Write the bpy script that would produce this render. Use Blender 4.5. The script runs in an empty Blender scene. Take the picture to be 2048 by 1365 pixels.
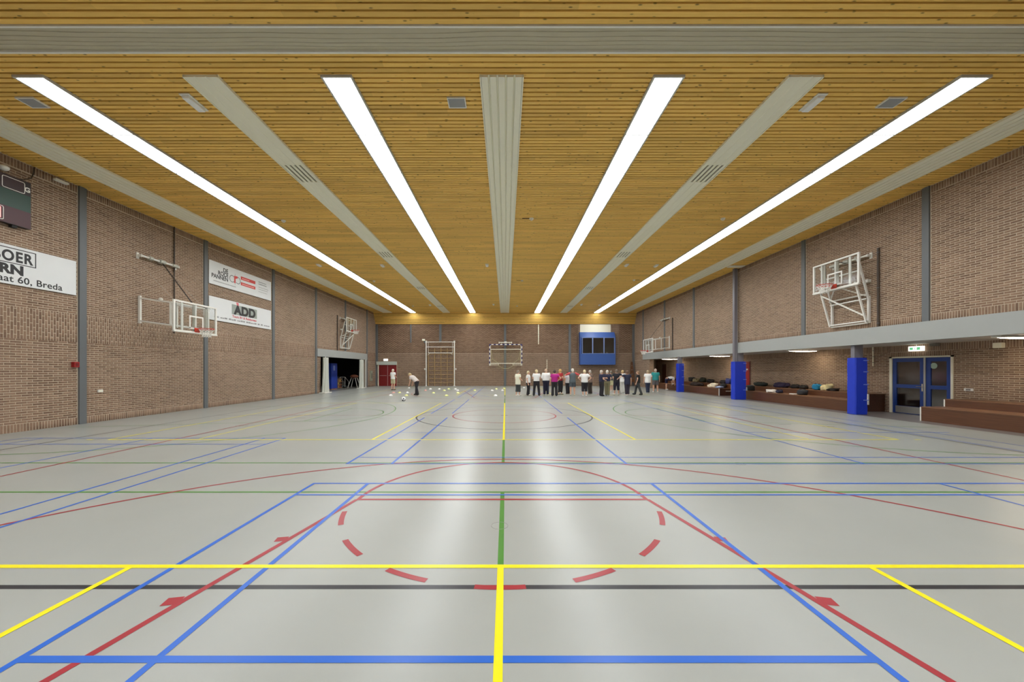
import bpy, bmesh, math, random
import numpy as np
from mathutils import Vector, Matrix

random.seed(7)
rng = np.random.default_rng(11)
scn = bpy.context.scene
COL = scn.collection
PI = math.pi

# ------------------------------------------------------------------ camera, world, exposure
CAMX, CAMH, FPX = 0.04, 1.606, 729.0
cd = bpy.data.cameras.new('camera')
cd.sensor_fit = 'HORIZONTAL'
cd.sensor_width = 36.0
cd.lens = 36.0 * FPX / 2048.0
cd.shift_x = (1024 - 1011) / 2048.0
cd.shift_y = (739 - 682.5) / 2048.0
cd.clip_start = 0.05
cd.clip_end = 200
cam = bpy.data.objects.new('camera', cd)
cam.location = (CAMX, 0, CAMH)
cam.rotation_euler = (PI / 2, 0, 0)
COL.objects.link(cam)
scn.camera = cam

world = bpy.data.worlds.new('world')
scn.world = world
world.use_nodes = True
world.node_tree.nodes['Background'].inputs[0].default_value = (0.02, 0.02, 0.02, 1)
world.node_tree.nodes['Background'].inputs[1].default_value = 0.3

scn.view_settings.view_transform = 'Standard'
scn.view_settings.look = 'None'
scn.view_settings.gamma = 1.0
scn.view_settings.use_curve_mapping = False
scn.view_settings.exposure = 0.0

STRIP_EMIT = 19.5      # fluorescent ceiling strips
NICHE_EMIT = 36.0      # small fluorescent fittings under the gallery

# main dimensions (metres): x across the hall, y along it, camera at y = 0
WX = 12.4             # side walls
ZC = 6.95             # ceiling
YF = 34.95            # far wall
YB = -9.2             # wall behind the camera
NX = 14.45            # back wall of the niche on the right
ZS0, ZS1 = 2.46, 3.01  # fascia beam

# ------------------------------------------------------------------ materials
def srgb(r, g, b):
    def f(c):
        c /= 255.0
        return c / 12.92 if c <= 0.04045 else ((c + 0.055) / 1.055) ** 2.4
    return (f(r), f(g), f(b), 1.0)

MATS = {}
def mat(name, rgb, rough=0.5, metal=0.0, var=0.08, scale=6.0, spec=0.5, emit=0.0, bump=0.0):
    """principled material with a procedural noise in its colour"""
    if name in MATS:
        return MATS[name]
    m = bpy.data.materials.new(name)
    m.use_nodes = True
    nt = m.node_tree
    b = nt.nodes['Principled BSDF']
    c = srgb(*rgb)
    n = nt.nodes.new('ShaderNodeTexNoise')
    n.inputs['Scale'].default_value = scale
    n.inputs['Detail'].default_value = 4
    tc = nt.nodes.new('ShaderNodeTexCoord')
    nt.links.new(tc.outputs['Object'], n.inputs['Vector'])
    mx = nt.nodes.new('ShaderNodeMix')
    mx.data_type = 'RGBA'
    mx.inputs['A'].default_value = tuple(v * (1 - var) for v in c[:3]) + (1,)
    mx.inputs['B'].default_value = tuple(min(1, v * (1 + var)) for v in c[:3]) + (1,)
    nt.links.new(n.outputs['Fac'], mx.inputs['Factor'])
    nt.links.new(mx.outputs['Result'], b.inputs['Base Color'])
    b.inputs['Roughness'].default_value = rough
    b.inputs['Metallic'].default_value = metal
    b.inputs['Specular IOR Level'].default_value = spec
    if emit > 0:
        b.inputs['Emission Color'].default_value = c
        b.inputs['Emission Strength'].default_value = emit
    if bump > 0:
        bp = nt.nodes.new('ShaderNodeBump')
        bp.inputs['Strength'].default_value = bump
        bp.inputs['Distance'].default_value = 0.01
        nt.links.new(n.outputs['Fac'], bp.inputs['Height'])
        nt.links.new(bp.outputs['Normal'], b.inputs['Normal'])
    MATS[name] = m
    return m

def glass_mat(name, tint=(0.93, 0.96, 0.95), gloss=0.12):
    if name in MATS:
        return MATS[name]
    m = bpy.data.materials.new(name)
    m.use_nodes = True
    nt = m.node_tree
    nt.nodes.clear()
    out = nt.nodes.new('ShaderNodeOutputMaterial')
    tr = nt.nodes.new('ShaderNodeBsdfTransparent')
    tr.inputs[0].default_value = tint + (1,)
    gl = nt.nodes.new('ShaderNodeBsdfGlossy')
    gl.inputs['Roughness'].default_value = 0.12
    mx = nt.nodes.new('ShaderNodeMixShader')
    fr = nt.nodes.new('ShaderNodeLayerWeight')
    pw = nt.nodes.new('ShaderNodeMath'); pw.operation = 'POWER'
    pw.inputs[1].default_value = 4.0
    nt.links.new(fr.outputs['Facing'], pw.inputs[0])
    mth = nt.nodes.new('ShaderNodeMath')
    mth.operation = 'MULTIPLY_ADD'
    mth.inputs[1].default_value = 0.4
    mth.inputs[2].default_value = 0.03 + gloss * 0.3
    nt.links.new(pw.outputs[0], mth.inputs[0])
    nt.links.new(mth.outputs[0], mx.inputs[0])
    nt.links.new(tr.outputs[0], mx.inputs[1])
    nt.links.new(gl.outputs[0], mx.inputs[2])
    nt.links.new(mx.outputs[0], out.inputs[0])
    MATS[name] = m
    return m

def emit_mat(name, rgb, strength):
    if name in MATS:
        return MATS[name]
    m = bpy.data.materials.new(name)
    m.use_nodes = True
    nt = m.node_tree
    b = nt.nodes['Principled BSDF']
    b.inputs['Base Color'].default_value = (0.8, 0.8, 0.8, 1)
    n = nt.nodes.new('ShaderNodeTexNoise')
    n.inputs['Scale'].default_value = 3
    r = nt.nodes.new('ShaderNodeMapRange')
    r.inputs['To Min'].default_value = strength * 0.97
    r.inputs['To Max'].default_value = strength * 1.03
    nt.links.new(n.outputs['Fac'], r.inputs['Value'])
    b.inputs['Emission Color'].default_value = srgb(*rgb)
    nt.links.new(r.outputs[0], b.inputs['Emission Strength'])
    MATS[name] = m
    return m

def ramp(nt, stops):
    r = nt.nodes.new('ShaderNodeValToRGB')
    e = r.color_ramp.elements
    while len(e) < len(stops):
        e.new(0.5)
    for k, (p, c) in enumerate(stops):
        e[k].position = p
        e[k].color = srgb(*c)
    return r

def brick_mat(name, stops, rough=0.85):
    m = bpy.data.materials.new(name)
    m.use_nodes = True
    nt = m.node_tree
    b = nt.nodes['Principled BSDF']
    at = nt.nodes.new('ShaderNodeAttribute')
    at.attribute_name = 'rnd'
    oi = nt.nodes.new('ShaderNodeObjectInfo')
    ad = nt.nodes.new('ShaderNodeMath'); ad.operation = 'ADD'
    fr = nt.nodes.new('ShaderNodeMath'); fr.operation = 'FRACT'
    nt.links.new(at.outputs['Fac'], ad.inputs[0])
    nt.links.new(oi.outputs['Random'], ad.inputs[1])
    nt.links.new(ad.outputs[0], fr.inputs[0])
    r = ramp(nt, stops)
    nt.links.new(fr.outputs[0], r.inputs[0])
    geo = nt.nodes.new('ShaderNodeNewGeometry')
    n = nt.nodes.new('ShaderNodeTexNoise')
    n.inputs['Scale'].default_value = 14
    n.inputs['Detail'].default_value = 5
    nt.links.new(geo.outputs['Position'], n.inputs['Vector'])
    n2 = nt.nodes.new('ShaderNodeTexNoise')
    n2.inputs['Scale'].default_value = 0.7
    nt.links.new(geo.outputs['Position'], n2.inputs['Vector'])
    mp = nt.nodes.new('ShaderNodeMapRange')
    mp.inputs['From Min'].default_value = 0.3
    mp.inputs['From Max'].default_value = 0.7
    mp.inputs['To Min'].default_value = 0.88
    mp.inputs['To Max'].default_value = 1.12
    nt.links.new(n.outputs['Fac'], mp.inputs['Value'])
    mp2 = nt.nodes.new('ShaderNodeMapRange')
    mp2.inputs['From Min'].default_value = 0.3
    mp2.inputs['From Max'].default_value = 0.7
    mp2.inputs['To Min'].default_value = 0.9
    mp2.inputs['To Max'].default_value = 1.1
    nt.links.new(n2.outputs['Fac'], mp2.inputs['Value'])
    mu = nt.nodes.new('ShaderNodeMath'); mu.operation = 'MULTIPLY'
    nt.links.new(mp.outputs[0], mu.inputs[0])
    nt.links.new(mp2.outputs[0], mu.inputs[1])
    vm = nt.nodes.new('ShaderNodeVectorMath'); vm.operation = 'SCALE'
    nt.links.new(r.outputs[0], vm.inputs[0])
    nt.links.new(mu.outputs[0], vm.inputs['Scale'])
    nt.links.new(vm.outputs[0], b.inputs['Base Color'])
    b.inputs['Roughness'].default_value = rough
    b.inputs['Specular IOR Level'].default_value = 0.25
    bp = nt.nodes.new('ShaderNodeBump')
    bp.inputs['Strength'].default_value = 0.25
    bp.inputs['Distance'].default_value = 0.004
    nt.links.new(n.outputs['Fac'], bp.inputs['Height'])
    nt.links.new(bp.outputs['Normal'], b.inputs['Normal'])
    MATS[name] = m
    return m

BRICK_STOPS = [(0.0, (122, 98, 81)), (0.35, (138, 112, 93)), (0.7, (148, 122, 102)), (1.0, (130, 104, 87))]
M_BRICK = brick_mat('brick_brown', BRICK_STOPS)
M_MORTAR = mat('mortar', (196, 180, 158), 0.9, var=0.1, scale=20)
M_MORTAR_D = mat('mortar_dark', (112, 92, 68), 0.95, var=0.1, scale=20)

def wood_ceiling_mat():
    m = bpy.data.materials.new('pine_slat')
    m.use_nodes = True
    nt = m.node_tree
    b = nt.nodes['Principled BSDF']
    tc = nt.nodes.new('ShaderNodeTexCoord')
    oi = nt.nodes.new('ShaderNodeObjectInfo')
    mul = nt.nodes.new('ShaderNodeMath'); mul.operation = 'MULTIPLY'
    mul.inputs[1].default_value = 37.0
    nt.links.new(oi.outputs['Random'], mul.inputs[0])
    cb = nt.nodes.new('ShaderNodeCombineXYZ')
    nt.links.new(mul.outputs[0], cb.inputs[0])
    nt.links.new(mul.outputs[0], cb.inputs[1])
    av = nt.nodes.new('ShaderNodeVectorMath'); av.operation = 'ADD'
    nt.links.new(tc.outputs['Object'], av.inputs[0])
    nt.links.new(cb.outputs[0], av.inputs[1])
    # long grain
    mp = nt.nodes.new('ShaderNodeMapping')
    mp.inputs['Scale'].default_value = (1.4, 40, 40)
    nt.links.new(av.outputs[0], mp.inputs['Vector'])
    gr = nt.nodes.new('ShaderNodeTexNoise')
    gr.inputs['Scale'].default_value = 1.0
    gr.inputs['Detail'].default_value = 5
    nt.links.new(mp.outputs[0], gr.inputs['Vector'])
    r = ramp(nt, [(0.25, (228, 182, 92)), (0.6, (241, 197, 106)), (0.85, (216, 171, 86))])
    nt.links.new(gr.outputs['Fac'], r.inputs[0])
    # boards of different tone along a run
    mpb = nt.nodes.new('ShaderNodeMapping')
    mpb.inputs['Scale'].default_value = (0.28, 0.0, 0.0)
    nt.links.new(av.outputs[0], mpb.inputs['Vector'])
    wn = nt.nodes.new('ShaderNodeTexWhiteNoise')
    wn.noise_dimensions = '1D'
    sp = nt.nodes.new('ShaderNodeSeparateXYZ')
    nt.links.new(mpb.outputs[0], sp.inputs[0])
    fl = nt.nodes.new('ShaderNodeMath'); fl.operation = 'FLOOR'
    nt.links.new(sp.outputs[0], fl.inputs[0])
    nt.links.new(fl.outputs[0], wn.inputs['W'])
    tone = nt.nodes.new('ShaderNodeMapRange')
    tone.inputs['To Min'].default_value = 0.86
    tone.inputs['To Max'].default_value = 1.1
    nt.links.new(wn.outputs['Value'], tone.inputs['Value'])
    # knots
    mk = nt.nodes.new('ShaderNodeMapping')
    mk.inputs['Scale'].default_value = (4.2, 11.0, 11.0)
    nt.links.new(av.outputs[0], mk.inputs['Vector'])
    vo = nt.nodes.new('ShaderNodeTexVoronoi')
    vo.inputs['Scale'].default_value = 1.0
    nt.links.new(mk.outputs[0], vo.inputs['Vector'])
    kr = nt.nodes.new('ShaderNodeMapRange')
    kr.inputs['From Min'].default_value = 0.07
    kr.inputs['From Max'].default_value = 0.17
    kr.inputs['To Min'].default_value = 0.3
    kr.inputs['To Max'].default_value = 1.0
    nt.links.new(vo.outputs['Distance'], kr.inputs['Value'])
    m1 = nt.nodes.new('ShaderNodeMath'); m1.operation = 'MULTIPLY'
    nt.links.new(tone.outputs[0], m1.inputs[0])
    nt.links.new(kr.outputs[0], m1.inputs[1])
    vm = nt.nodes.new('ShaderNodeVectorMath'); vm.operation = 'SCALE'
    nt.links.new(r.outputs[0], vm.inputs[0])
    nt.links.new(m1.outputs[0], vm.inputs['Scale'])
    nt.links.new(vm.outputs[0], b.inputs['Base Color'])
    b.inputs['Roughness'].default_value = 0.55
    b.inputs['Specular IOR Level'].default_value = 0.3
    MATS['pine_slat'] = m
    return m
M_SLAT = wood_ceiling_mat()

def wood_mat(name, a, bcol, rough=0.4, axis=1):
    if name in MATS:
        return MATS[name]
    m = bpy.data.materials.new(name)
    m.use_nodes = True
    nt = m.node_tree
    b = nt.nodes['Principled BSDF']
    tc = nt.nodes.new('ShaderNodeTexCoord')
    mp = nt.nodes.new('ShaderNodeMapping')
    sc = [30, 30, 30]
    sc[axis] = 1.5
    mp.inputs['Scale'].default_value = sc
    nt.links.new(tc.outputs['Object'], mp.inputs['Vector'])
    gr = nt.nodes.new('ShaderNodeTexNoise')
    gr.inputs['Scale'].default_value = 1.0
    gr.inputs['Detail'].default_value = 5
    nt.links.new(mp.outputs[0], gr.inputs['Vector'])
    r = ramp(nt, [(0.3, a), (0.7, bcol)])
    nt.links.new(gr.outputs['Fac'], r.inputs[0])
    nt.links.new(r.outputs[0], b.inputs['Base Color'])
    b.inputs['Roughness'].default_value = rough
    MATS[name] = m
    return m

def floor_mat():
    m = bpy.data.materials.new('sports_floor')
    m.use_nodes = True
    nt = m.node_tree
    b = nt.nodes['Principled BSDF']
    geo = nt.nodes.new('ShaderNodeNewGeometry')
    n = nt.nodes.new('ShaderNodeTexNoise')
    n.inputs['Scale'].default_value = 0.8
    n.inputs['Detail'].default_value = 6
    nt.links.new(geo.outputs['Position'], n.inputs['Vector'])
    r = ramp(nt, [(0.3, (154, 157, 152)), (0.7, (160, 163, 158))])
    nt.links.new(n.outputs['Fac'], r.inputs[0])
    # scuffs and dirt spots
    vo = nt.nodes.new('ShaderNodeTexVoronoi')
    vo.inputs['Scale'].default_value = 1.3
    nt.links.new(geo.outputs['Position'], vo.inputs['Vector'])
    kr = nt.nodes.new('ShaderNodeMapRange')
    kr.inputs['From Min'].default_value = 0.012
    kr.inputs['From Max'].default_value = 0.03
    kr.inputs['To Min'].default_value = 0.72
    kr.inputs['To Max'].default_value = 1.0
    nt.links.new(vo.outputs['Distance'], kr.inputs['Value'])
    vm = nt.nodes.new('ShaderNodeVectorMath'); vm.operation = 'SCALE'
    nt.links.new(r.outputs[0], vm.inputs[0])
    nt.links.new(kr.outputs[0], vm.inputs['Scale'])
    nt.links.new(vm.outputs[0], b.inputs['Base Color'])
    b.inputs['Roughness'].default_value = 0.3
    b.inputs['Specular IOR Level'].default_value = 0.28
    MATS['sports_floor'] = m
    return m
M_FLOOR = floor_mat()

WHITE = mat('white_paint', (232, 230, 222), 0.4, var=0.03)
CREAM = mat('cream_enamel', (240, 236, 214), 0.45, var=0.03)
GREYST = mat('grey_steel', (101, 105, 107), 0.5, var=0.05)
FASCIA = mat('fascia_grey', (163, 166, 163), 0.5, var=0.03)
BLACK = mat('black_matt', (22, 22, 22), 0.6)
DARK = mat('interior_shade', (26, 24, 23), 0.9)  # near-black colour stands in for the unlit darkness of the store room

# ------------------------------------------------------------------ object helpers
def link(o):
    COL.objects.link(o)
    return o

def tag(o, label=None, cat=None, group=None, kind=None):
    if label: o['label'] = label
    if cat: o['category'] = cat
    if group: o['group'] = group
    if kind: o['kind'] = kind
    return o

def thing(name, loc, label, cat, group=None, rz=0.0):
    o = bpy.data.objects.new(name, None)
    o.empty_display_size = 0.1
    o.location = loc
    o.rotation_euler = (0, 0, rz)
    link(o)
    return tag(o, label, cat, group)

def origin_of(o):
    v = Vector((0, 0, 0))
    while o is not None:
        v = v + o.location
        o = o.parent
    return v

class MB:
    """collects polygons; build() links them as one mesh object"""
    def __init__(self):
        self.v, self.f = [], []

    def add(self, vs, fs):
        n = len(self.v)
        self.v += [tuple(p) for p in vs]
        self.f += [tuple(n + i for i in q) for q in fs]
        return self

    def box(self, x0, x1, y0, y1, z0, z1):
        if x0 > x1: x0, x1 = x1, x0
        if y0 > y1: y0, y1 = y1, y0
        if z0 > z1: z0, z1 = z1, z0
        return self.add([(x0, y0, z0), (x1, y0, z0), (x1, y1, z0), (x0, y1, z0),
                         (x0, y0, z1), (x1, y0, z1), (x1, y1, z1), (x0, y1, z1)],
                        [(0, 3, 2, 1), (4, 5, 6, 7), (0, 1, 5, 4), (1, 2, 6, 5), (2, 3, 7, 6), (3, 0, 4, 7)])

    def bbox(self, x0, x1, y0, y1, z0, z1, b):
        """box with chamfered edges"""
        if x0 > x1: x0, x1 = x1, x0
        if y0 > y1: y0, y1 = y1, y0
        if z0 > z1: z0, z1 = z1, z0
        bm = bmesh.new()
        bmesh.ops.create_cube(bm, size=1)
        for w in bm.verts:
            w.co = ((x0 + x1) / 2 + w.co.x * (x1 - x0), (y0 + y1) / 2 + w.co.y * (y1 - y0), (z0 + z1) / 2 + w.co.z * (z1 - z0))
        bmesh.ops.bevel(bm, geom=list(bm.edges), offset=b, segments=2, affect='EDGES', profile=0.6)
        bm.verts.index_update()
        self.add([w.co[:] for w in bm.verts], [[w.index for w in f.verts] for f in bm.faces])
        bm.free()
        return self

    def tube(self, p0, p1, r0, r1=None, n=8, caps=True):
        r1 = r0 if r1 is None else r1
        p0, p1 = Vector(p0), Vector(p1)
        d = (p1 - p0).normalized()
        a = d.orthogonal().normalized()
        b = d.cross(a)
        vs = []
        for p, r in ((p0, r0), (p1, r1)):
            for k in range(n):
                t = 2 * PI * k / n
                vs.append(p + a * (r * math.cos(t)) + b * (r * math.sin(t)))
        fs = [(k, (k + 1) % n, n + (k + 1) % n, n + k) for k in range(n)]
        if caps:
            fs += [tuple(range(n - 1, -1, -1)), tuple(range(n, 2 * n))]
        return self.add(vs, fs)

    def bar(self, p0, p1, w, h=None):
        """square section bar between two points"""
        h = w if h is None else h
        p0, p1 = Vector(p0), Vector(p1)
        d = (p1 - p0).normalized()
        up = Vector((0, 0, 1)) if abs(d.z) < 0.95 else Vector((1, 0, 0))
        a = d.cross(up).normalized() * (w / 2)
        b = a.cross(d).normalized() * (h / 2)
        vs = []
        for p in (p0, p1):
            vs += [p - a - b, p + a - b, p + a + b, p - a + b]
        return self.add(vs, [(3, 2, 1, 0), (4, 5, 6, 7), (0, 1, 5, 4), (1, 2, 6, 5), (2, 3, 7, 6), (3, 0, 4, 7)])

    def path(self, pts, r, n=6):
        for a, b in zip(pts[:-1], pts[1:]):
            self.tube(a, b, r, n=n)
        return self

    def ring(self, c, R, r, axis=(0, 0, 1), n=24, m=6, a0=0, a1=2 * PI):
        c = Vector(c)
        ax = Vector(axis).normalized()
        u = ax.orthogonal().normalized()
        w = ax.cross(u)
        full = abs(a1 - a0 - 2 * PI) < 1e-6
        cnt = n if full else n + 1
        vs = []
        for k in range(cnt):
            t = a0 + (a1 - a0) * k / n
            d = u * math.cos(t) + w * math.sin(t)
            for j in range(m):
                s = 2 * PI * j / m
                vs.append(c + d * (R + r * math.cos(s)) + ax * (r * math.sin(s)))
        fs = []
        for k in range(n):
            k2 = (k + 1) % cnt
            for j in range(m):
                j2 = (j + 1) % m
                fs.append((k * m + j, k2 * m + j, k2 * m + j2, k * m + j2))
        return self.add(vs, fs)

    def ell(self, c, rx, ry, rz, nu=14, nv=9, M=None, v0=-PI / 2, v1=PI / 2):
        c = Vector(c)
        vs = []
        for i in range(nv + 1):
            t = v0 + (v1 - v0) * i / nv
            for k in range(nu):
                s = 2 * PI * k / nu
                p = Vector((rx * math.cos(t) * math.cos(s), ry * math.cos(t) * math.sin(s), rz * math.sin(t)))
                if M is not None: p = M @ p
                vs.append(c + p)
        fs = []
        for i in range(nv):
            for k in range(nu):
                k2 = (k + 1) % nu
                fs.append((i * nu + k, i * nu + k2, (i + 1) * nu + k2, (i + 1) * nu + k))
        fs.append(tuple(range(nu - 1, -1, -1)))
        fs.append(tuple(nv * nu + k for k in range(nu)))
        return self.add(vs, fs)

    def loft(self, rings):
        n = len(rings[0])
        vs = [p for r in rings for p in r]
        fs = []
        for i in range(len(rings) - 1):
            for k in range(n):
                k2 = (k + 1) % n
                fs.append((i * n + k, i * n + k2, (i + 1) * n + k2, (i + 1) * n + k))
        fs.append(tuple(range(n - 1, -1, -1)))
        fs.append(tuple((len(rings) - 1) * n + k for k in range(n)))
        return self.add(vs, fs)

    def prism(self, prof, y0, y1, f=lambda u, y, v: (u, y, v)):
        """extrude a closed 2D profile (u, v) along y"""
        n = len(prof)
        vs = [f(u, y0, v) for u, v in prof] + [f(u, y1, v) for u, v in prof]
        fs = [(k, (k + 1) % n, n + (k + 1) % n, n + k) for k in range(n)]
        fs += [tuple(range(n - 1, -1, -1)), tuple(range(n, 2 * n))]
        return self.add(vs, fs)

    def build(self, name, m, parent=None, smooth=False, local=False):
        me = bpy.data.meshes.new(name)
        o = bpy.data.objects.new(name, me)
        vs = self.v
        if parent is not None:
            o.parent = parent
            if not local:
                L = origin_of(parent)
                vs = [(p[0] - L.x, p[1] - L.y, p[2] - L.z) for p in vs]
        me.from_pydata(vs, [], self.f)
        bm = bmesh.new()
        bm.from_mesh(me)
        bmesh.ops.recalc_face_normals(bm, faces=bm.faces)
        bm.to_mesh(me)
        bm.free()
        if smooth:
            for p in me.polygons: p.use_smooth = True
        me.materials.append(m)
        return link(o)

def struct(o):
    o['kind'] = 'structure'
    return o

def text(body, size, origin, right, up, m, parent, name='lettering', align='LEFT', bold=0.0, xs=1.0, spacing=1.0):
    cu = bpy.data.curves.new(name, 'FONT')
    cu.body = body
    cu.size = size
    cu.align_x = align
    cu.offset = bold
    cu.space_character = spacing
    cu.extrude = 0.0015
    tmp = link(bpy.data.objects.new(name + '_tmp', cu))
    dg = bpy.context.evaluated_depsgraph_get()
    me = bpy.data.meshes.new_from_object(tmp.evaluated_get(dg))
    bpy.data.objects.remove(tmp)
    bpy.data.curves.remove(cu)
    me.materials.clear()
    me.materials.append(m)
    R, U = Vector(right), Vector(up)
    N = R.cross(U)
    L = origin_of(parent)
    O = Vector(origin) - L
    for v in me.vertices:
        c = v.co.copy()
        v.co = O + R * (c.x * xs) + U * c.y + N * c.z
    o = bpy.data.objects.new(name, me)
    o.parent = parent
    return link(o)

# ------------------------------------------------------------------ brickwork
BW, BH, JT = 0.2055, 0.0485, 0.014      # brick face and joint

def lay(kind, u0, u1, v0, v1, bw=BW, bh=BH, jt=JT):
    """rectangles (ua, ub, va, vb) of the bricks in a panel"""
    out = []
    if kind == 'run':
        k = 0
        v = v0
        while v + bh <= v1 + 0.02:
            u = u0 - (bw + jt) * (0.5 if k % 2 else 0.0)
            while u < u1:
                a, b = max(u, u0), min(u + bw, u1)
                if b - a > 0.03:
                    out.append((a, b, v, min(v + bh, v1)))
                u += bw + jt
            v += bh + jt
            k += 1
    elif kind == 'soldier':
        u = u0
        while u + bh <= u1 + 0.01:
            out.append((u, min(u + bh, u1), v0, v1 - jt))
            u += bh + jt
    elif kind == 'vrun':
        u, k = u0, 0
        while u + bh <= u1 + 0.01:
            v = v0 - (bw + jt) * (0.5 if k % 2 else 0.0)
            while v < v1:
                a, b = max(v, v0), min(v + bw, v1 - jt)
                if b - a > 0.03:
                    out.append((u, min(u + bh, u1), a, b))
                v += bw + jt
            u += bh + jt
            k += 1
    return out

def cut(rects, holes):
    out = []
    for r in rects:
        parts = [r]
        for (a, b, c, d) in holes:
            nxt = []
            for (p, q, s, t) in parts:
                if q <= a or p >= b or t <= c or s >= d:
                    nxt.append((p, q, s, t))
                    continue
                if p < a - 0.02: nxt.append((p, a, s, t))
                if q > b + 0.02: nxt.append((b, q, s, t))
                if p >= a - 0.02 and q <= b + 0.02:
                    if s < c - 0.015: nxt.append((p, q, s, c))
                    if t > d + 0.015: nxt.append((p, q, d, t))
            parts = nxt
        out += parts
    return out

def brick_wall(rects, to3, nrm, parent, m, pick=None, depth=0.005, count=300):
    """joined brick faces as stuff; the nearest ones in view as single bricks"""
    R = np.array(rects)
    single = np.zeros(len(R), bool)
    if pick is not None:
        key = np.array([pick(*r) for r in rects])
        idx = np.argsort(key)
        idx = [i for i in idx if key[i] < 1e8][:count]
        single[idx] = True
        cache = {}
        for i in idx:
            a, b, c, d = rects[i]
            k = (round(b - a, 3), round(d - c, 3))
            if k not in cache:
                hw, hh = k[0] / 2, k[1] / 2
                e = 0.003
                vs, fs = [], []
                for (du, dv, dn) in [(-hw, -hh, 0), (hw, -hh, 0), (hw, hh, 0), (-hw, hh, 0)]:
                    vs.append((du, dv, 0.0))
                for (du, dv) in [(-hw + e, -hh + e), (hw - e, -hh + e), (hw - e, hh - e), (-hw + e, hh - e)]:
                    vs.append((du, dv, depth + 0.001))
                fs = [(4, 5, 6, 7), (0, 1, 5, 4), (1, 2, 6, 5), (2, 3, 7, 6), (3, 0, 4, 7), (3, 2, 1, 0)]
                O = Vector(to3(0, 0))
                U = (Vector(to3(1, 0)) - O)
                V = (Vector(to3(0, 1)) - O)
                N = Vector(nrm)
                wv = [U * p[0] + V * p[1] + N * p[2] for p in vs]
                me = bpy.data.meshes.new('brick')
                me.from_pydata(wv, [], fs)
                bm = bmesh.new(); bm.from_mesh(me)
                bmesh.ops.recalc_face_normals(bm, faces=bm.faces)
                bm.to_mesh(me); bm.free()
                me.materials.append(m)
                cache[k] = me
            o = bpy.data.objects.new('brick', cache[k])
            o.parent = parent
            o.location = Vector(to3((a + b) / 2, (c + d) / 2)) - origin_of(parent)
            link(o)
    R = R[~single]
    n = len(R)
    a, b, c, d = R[:, 0], R[:, 1], R[:, 2], R[:, 3]
    O = np.array(to3(0, 0), float)
    U = np.array(to3(1, 0), float) - O
    V = np.array(to3(0, 1), float) - O
    N = np.array(nrm, float)
    j = rng.uniform(0.75, 1.15, n) * depth
    e = 0.002
    vs = np.zeros((n, 8, 3))
    def P(u, v, w):
        return O + u[:, None] * U + v[:, None] * V + w[:, None] * N
    z = np.zeros(n)
    for k, (uu, vv) in enumerate([(a, c), (b, c), (b, d), (a, d)]):
        vs[:, k] = P(uu, vv, z)
    for k, (uu, vv) in enumerate([(a + e, c + e), (b - e, c + e), (b - e, d - e), (a + e, d - e)]):
        vs[:, 4 + k] = P(uu, vv, j)
    quad = np.array([(4, 5, 6, 7), (0, 1, 5, 4), (1, 2, 6, 5), (2, 3, 7, 6), (3, 0, 4, 7)])
    if np.dot(np.cross(U, V), N) < 0:
        quad = quad[:, ::-1]
    faces = (quad[None] + (np.arange(n) * 8)[:, None, None]).reshape(-1)
    me = bpy.data.meshes.new('brickwork')
    me.vertices.add(n * 8)
    me.vertices.foreach_set('co', (vs - np.array(origin_of(parent))).reshape(-1))
    me.loops.add(n * 20)
    me.loops.foreach_set('vertex_index', faces)
    me.polygons.add(n * 5)
    me.polygons.foreach_set('loop_start', np.arange(n * 5) * 4)
    me.polygons.foreach_set('loop_total', np.full(n * 5, 4))
    at = me.attributes.new('rnd', 'FLOAT', 'FACE')
    at.data.foreach_set('value', np.repeat(rng.uniform(0, 1, n), 5))
    me.update()
    me.validate()
    me.materials.append(m)
    o = bpy.data.objects.new('brickwork', me)
    o.parent = parent
    o['kind'] = 'stuff'
    link(o)
    return o

def proj(x, y, z):
    if y < 0.2: return (-1, -1)
    return (1011 + FPX * (x - CAMX) / y, 739 - FPX * (z - CAMH) / y)

# ------------------------------------------------------------------ room shell
floor = struct(MB().box(-WX, WX, YB, YF, -0.2, 0).build('floor', M_FLOOR))
M_NFLOOR = mat('niche_floor_vinyl', (112, 106, 104), 0.35, var=0.06, scale=2)
floor2 = struct(MB().box(WX, NX + 2.2, YB, YF, -0.2, 0).build('floor_niche', M_NFLOOR))
floor3 = struct(MB().box(-17.4, -WX, 24.2, 34.6, -0.2, 0).build('floor_store', mat('store_floor', (120, 120, 114), 0.4)))

ceiling = struct(MB().box(-WX - 0.3, WX + 0.3, YB, YF + 0.3, 7.0, 7.15).build('ceiling', mat('ceiling_void', (14, 11, 7), 0.95)))

# wall backings (mortar); the bricks stand proud of them
COLS_Y = [10.70 + 4.4 * k for k in range(6)]
TH = 0.35
XL = -WX - 0.006
mb = MB()
mb.box(XL - TH, XL, YB, 24.55, 0, 7.0)
mb.box(XL - TH, XL, 24.55, 32.45, ZS1 - 0.3, 7.0)
mb.box(XL - TH, XL, 32.45, YF + 0.3, 0, 7.0)
wall_left = struct(mb.build('wall_left', M_MORTAR))
XR = WX + 0.006
mb = MB()
mb.box(XR, XR + TH, YB, YF + 0.3, ZS0 + 0.1, 7.0)
mb.box(XR, XR + TH, 31.3, YF + 0.3, 0, ZS0 + 0.1)
wall_right = struct(mb.build('wall_right', M_MORTAR))
XN = NX + 0.006
DY0, DY1, DZ = 11.72, 13.66, 2.06       # blue door opening
mb = MB()
mb.box(XN, XN + 0.12, YB, DY0, 0, ZS0 + 0.12)
mb.box(XN, XN + 0.12, DY1, YF, 0, ZS0 + 0.12)
mb.box(XN, XN + 0.12, DY0, DY1, DZ, ZS0 + 0.12)
wall_niche = struct(mb.build('wall_niche', M_MORTAR))
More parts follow.
